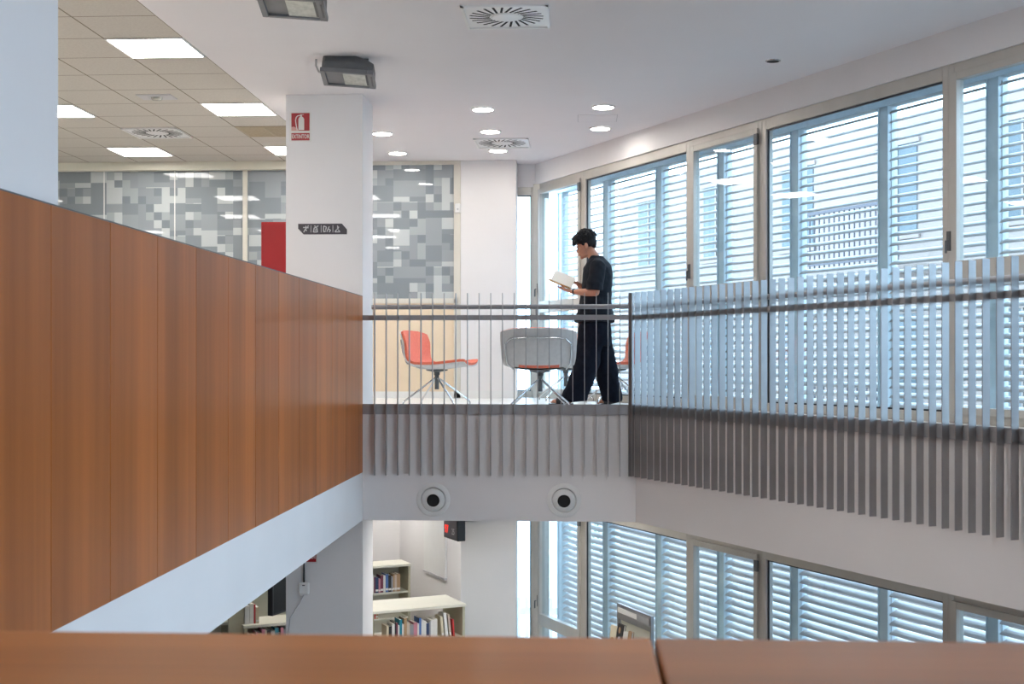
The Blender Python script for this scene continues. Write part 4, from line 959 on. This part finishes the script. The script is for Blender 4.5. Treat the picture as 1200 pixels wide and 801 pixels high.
def facebook(x, w_, h_, col, label, yaw=0.0, deco=None):
    T = Tr @ Matrix.Translation((x, -0.12, zr - 0.458)) @ Matrix.Rotation(yaw, 4, 'Z') @ Matrix.Rotation(-0.16, 4, 'X')
    m = MB(); m.box((0, 0, 0), (w_, 0.004, h_)); m.box((0, 0.022, 0), (w_, 0.026, h_)); m.box((0, 0.004, 0), (0.004, 0.022, h_))
    o = m.build('book', M['bk_' + col]); o.matrix_world = T; tag(o, label, 'book', 'books on the display rack')
    m = MB(); m.box((0.0045, 0.0045, 0.004), (w_ - 0.004, 0.0215, h_ - 0.004)); m.build('pages', M['paper'], o)
    if deco:
        m = MB()
        for (ax_, az_, r_, mi) in deco: m.ellipsoid((w_ * ax_, -0.0012, h_ * az_), (r_, 0.001, r_ * 1.3), 14, None, None, mi)
        m.build('cover_picture', [M['signlight'], M['bk_tan'], M['bk_navy']], o)
facebook(0.035, 0.13, 0.26, 'cream', 'tan and mint book facing out at the rack end nearest the bridge', 0.0, [(0.5, 0.35, 0.045, 1)])
facebook(0.175, 0.13, 0.30, 'black', 'black book with a face on its cover, middle of the display rack', 0.0, [(0.4, 0.80, 0.024, 1), (0.5, 0.45, 0.036, 0), (0.45, 0.15, 0.03, 0)])
facebook(0.315, 0.09, 0.25, 'white', 'narrow white book on the display rack beside the tan one', 0.0)
facebook(0.412, 0.07, 0.27, 'tan', 'tan book on the display rack beside its outer post', 0.0)

# ------------------------------------------------------------------ outside: louvre screen
LW = 0.50
tl0 = on_line(849, P0 + NO * LW, D); posts = [tl0 + 1.2 * k for k in range(-3, 12)]      # the screen ends past the last bay in view
LZ0, LZ1 = -0.3, EYE + 2.10
scr = empty('steel_post')
post_m = MB(); post_m.box((-0.055, -0.035, LZ0), (0.055, 0.035, LZ1)); post_m.box((-0.062, -0.05, LZ0), (-0.055, 0.05, LZ1)); post_m.box((0.055, -0.05, LZ0), (0.062, 0.05, LZ1))
ppost = post_m.build('steel_post', M['galv']); bpy.data.objects.remove(scr)
order = ['first', 'second', 'third', 'fourth', 'fifth', 'sixth', 'seventh', 'eighth', 'ninth', 'tenth', 'eleventh', 'twelfth', 'thirteenth', 'fourteenth', 'fifteenth']
for i, tt in enumerate(posts):
    o = ppost if i == 0 else ppost.copy()
    if i: C.objects.link(o)
    o.matrix_world = wallT(tt, 0, LW); tag(o, f'galvanised upright post outside the glass, {order[i]} from the building corner', 'post', 'steel posts of the louvre screen')
# louvre bays
sp_, chord, th = 0.078, 0.092, 0.003
ang = math.radians(28)
def bay_mesh(w):
    m = MB(); z = LZ0 + 0.15
    while z < LZ1 - 0.035:
        T = Matrix.Translation((0, 0, z)) @ Matrix.Rotation(ang, 4, 'X')
        # slightly curved blade: three facets
        ys = [-chord / 2, -chord / 6, chord / 6, chord / 2]; zs = [0, 0.006, 0.006, 0]
        ring = [(y_, z_) for y_, z_ in zip(ys, zs)] + [(y_, z_ - th) for y_, z_ in zip(reversed(ys), reversed(zs))]
        m.rings([[(x_, a_, b_) for a_, b_ in ring] for x_ in (0.064, w - 0.064)], True, T)
        z += sp_
    return m
bay = empty('louvre_panel'); bb_ = bay_mesh(1.2).build('slats', M['louvre'], bay)
cl = MB(); cl.box((0.0625, -0.015, LZ0), (0.068, 0.015, LZ1 - .03)); cl.box((1.132, -0.015, LZ0), (1.1375, 0.015, LZ1 - .03)); cl.build('side_clips', M['galv'], bay)
for i in range(len(posts) - 1):
    o = bay if i == 0 else copy_tree(bay)
    o.matrix_world = wallT(posts[i], 0, LW); tag(o, f'white louvre bay outside the glass, {order[i]} from the building corner', 'louvre', 'louvre bays outside the windows')
m = MB(); m.box((posts[0] - 0.1, LW - 0.06, LZ1), (posts[-1] + 0.1, LW + 0.06, LZ1 + 0.22), wallT()); m.box((posts[0] - 0.1, 0.3, LZ1 + 0.23), (posts[-1] + .1, 0.7, LZ1 + 0.30), wallT())
tag(m.build('steel_beam', M['galv']), 'galvanised beam capping the louvre screen outside', 'beam')
# ground, opposite buildings
m = MB(); m.box((-12, -25, -0.5), (45, 60, -0.4)); o = m.build('ground', M['pavement']); struct(o, 'pale street pavement outside')
def facade(t0, t1, off, hgt, mname, label, bal=()):
    r = empty('building'); r.matrix_world = wallT(0, -0.4, 0); tag(r, label, 'building', 'buildings across the street')
    m = MB(); m.box((t0, off, 0), (t1, off + 6, hgt)); m.build('wall', M[mname], r)
    n = int((t1 - t0) / 2.6); st = (t1 - t0) / n
    for f in range(int(hgt // 3)):
        for k in range(n):
            cx = t0 + st * (k + 0.5); z = 0.9 + 3 * f
            g = MB(); g.box((cx - 0.5, off - 0.02, z), (cx + 0.5, off - 0.004, z + 1.6)); w_ = g.build('window', M['extdark'], r)
            g = MB(); g.box((cx - 0.58, off - 0.05, z - 0.08), (cx + 0.58, off - 0.021, z)); g.box((cx - 0.58, off - 0.05, z + 1.6), (cx + 0.58, off - 0.021, z + 1.68)); g.box((cx - 0.02, off - 0.04, z), (cx + 0.02, off - 0.021, z + 1.6)); g.build('window_frame', M['extwall'], w_)
    for (a_, b_, z) in bal:
        g = MB(); g.box((a_, off - 1.0, z - 0.15), (b_, off - 0.001, z)); bo = g.build('balcony', M['extwall'], r)
        g = MB(); g.box((a_, off - 1.0, z + 0.95), (b_, off - 0.96, z + 1.0)); g.box((a_, off - 1.0, z + 0.08), (b_, off - 0.97, z + 0.11))
        x = a_
        while x < b_: g.box((x, off - 0.99, z + 0.0005), (x + 0.02, off - 0.97, z + 0.95)); x += 0.13
        g.build('balcony_railing', M['extrail'], bo)
    return r
facade(-14, 0.5, 9.0, 9, 'extwall', 'cream rendered house across the street by the corner window', ((-6, -3, 3.3),))
facade(0.55, 9.0, 8.0, 8.2, 'extwall', 'pale rendered house with balconies seen through the louvres', ((on_line(985, WL(0, 8), D), on_line(1110, WL(0, 8), D), 6.2), (on_line(760, WL(0, 8), D), on_line(850, WL(0, 8), D), 3.2)))
facade(9.05, 19.0, 8.3, 7.4, 'extbrick', 'pinkish rendered house farthest along the street', ((11, 15, 4.1),))
# white fence and small tree beyond the corner window
fence = empty('fence', (-2.5, 19.0, -0.4)); tag(fence, 'white picket fence outside beyond the corner window', 'fence')
m = MB(); m.box((0, 0, 0.9), (6, 0.05, 1.0)); m.box((0, 0, 0.2), (6, 0.05, 0.28)); m.build('rails', M['whiteplastic'], fence)
m = MB(); x = 0
while x < 6: m.box((x, -0.022, 0), (x + 0.05, -0.001, 1.15)); x += 0.12
pk = m.build('pickets', M['whiteplastic'], fence)
tree = empty('small_tree', (0.1, 24.0, -0.4)); tag(tree, 'small green bush-like tree outside beyond the fence', 'tree')
m = MB(); m.tube([(0, 0, 0), (0.03, 0, 0.8), (-0.02, 0.02, 1.3)], [0.04, 0.03, 0.02], 8); m.build('trunk', M['bark'], tree)
m = MB(); rr = random.Random(9)
for k in range(260):
    v = Vector((rr.gauss(0, .2), rr.gauss(0, .2), 1.35 + rr.gauss(0, .22))); rt = Euler((rr.uniform(0, 6), rr.uniform(0, 6), rr.uniform(0, 6))).to_matrix()
    m.add([v + rt @ Vector(q_) for q_ in ((-.05, 0, 0), (0, -.025, .004), (.06, 0, 0), (0, .025, .004))], [(0, 1, 2, 3)])
m.build('foliage', M['leaf'], tree)

# ------------------------------------------------------------------ lamps in the lower storey ceiling, out of sight above
lp = []
for i, (px, zc) in enumerate(((360, 13.6), (470, 15.6), (530, 12.6), (420, 17.6), (640, 13.2))):
    o = copy_tree(pp); q = at_depth(px, zc); o.location = (q.x, q.y, CEIL_L); tag(o, 'square light panel on the lower storey ceiling, hidden by the bridge', 'ceiling light', 'light panels on the lower ceiling')

# unseen fill panels added to brighten the void, above the top of the picture
for i, (x, y) in enumerate(((0.8, 7.4), (2.6, 5.8), (1.6, 7.4))):
    o = copy_tree(pp); o.location = (x, y, CEIL_U); tag(o, 'unseen fill panel added in the smooth ceiling above the near half of the void', 'ceiling light', 'fill panels added over the near half of the void')

# ------------------------------------------------------------------ daylight
wd = bpy.data.worlds.new('overcast_sky'); scn.world = wd; wd.use_nodes = True
nt = wd.node_tree; bg = nt.nodes['Background']
tc = nt.nodes.new('ShaderNodeTexCoord'); sp = nt.nodes.new('ShaderNodeSeparateXYZ'); rp = nt.nodes.new('ShaderNodeValToRGB')
nt.links.new(tc.outputs['Generated'], sp.inputs[0]); nt.links.new(sp.outputs['Z'], rp.inputs[0])
rp.color_ramp.elements[0].position = 0.0; rp.color_ramp.elements[0].color = (0.62, 0.81, 1.0, 1)
rp.color_ramp.elements[1].position = 0.9; rp.color_ramp.elements[1].color = (0.47, 0.71, 1.0, 1)
nt.links.new(rp.outputs[0], bg.inputs[0]); bg.inputs[1].default_value = 5.0
# sky portal over the window wall (sampling guide for the world, gives no light itself)
for (t0, t1, z0, z1) in ((-1.5, TEND, -0.2, 6.4),):
    la = bpy.data.lights.new('sky_portal', 'AREA'); la.shape = 'RECTANGLE'; la.size = t1 - t0; la.size_y = z1 - z0; la.cycles.is_portal = True
    o = bpy.data.objects.new('sky_portal', la); C.objects.link(o)
    c = WL((t0 + t1) / 2, 0.75); inward = Vector((-NO.x, -NO.y, 0)); o.location = (c.x, c.y, (z0 + z1) / 2)
    o.rotation_euler = inward.to_track_quat('-Z', 'Y').to_euler()

# ------------------------------------------------------------------ camera
cd = bpy.data.cameras.new('camera'); cam = bpy.data.objects.new('camera', cd); C.objects.link(cam); scn.camera = cam
cam.location = (0, 0, EYE); cam.rotation_euler = (PI / 2, 0, YAW)
cd.sensor_width = 36; cd.lens = F / 1200 * 36; cd.shift_y = (422 - 400.5) / 1200; cd.clip_start = 0.05
cd.dof.use_dof = True; cd.dof.focus_distance = 12.5; cd.dof.aperture_fstop = 8.0
vs = scn.view_settings; vs.view_transform = 'Standard'; vs.look = 'None'; vs.gamma = 1; vs.use_curve_mapping = False; vs.exposure = 1.06
scn.cycles.use_denoising = True; scn.cycles.max_bounces = 10; scn.cycles.diffuse_bounces = 6; scn.cycles.transparent_max_bounces = 16
scn.cycles.sample_clamp_indirect = 8.0
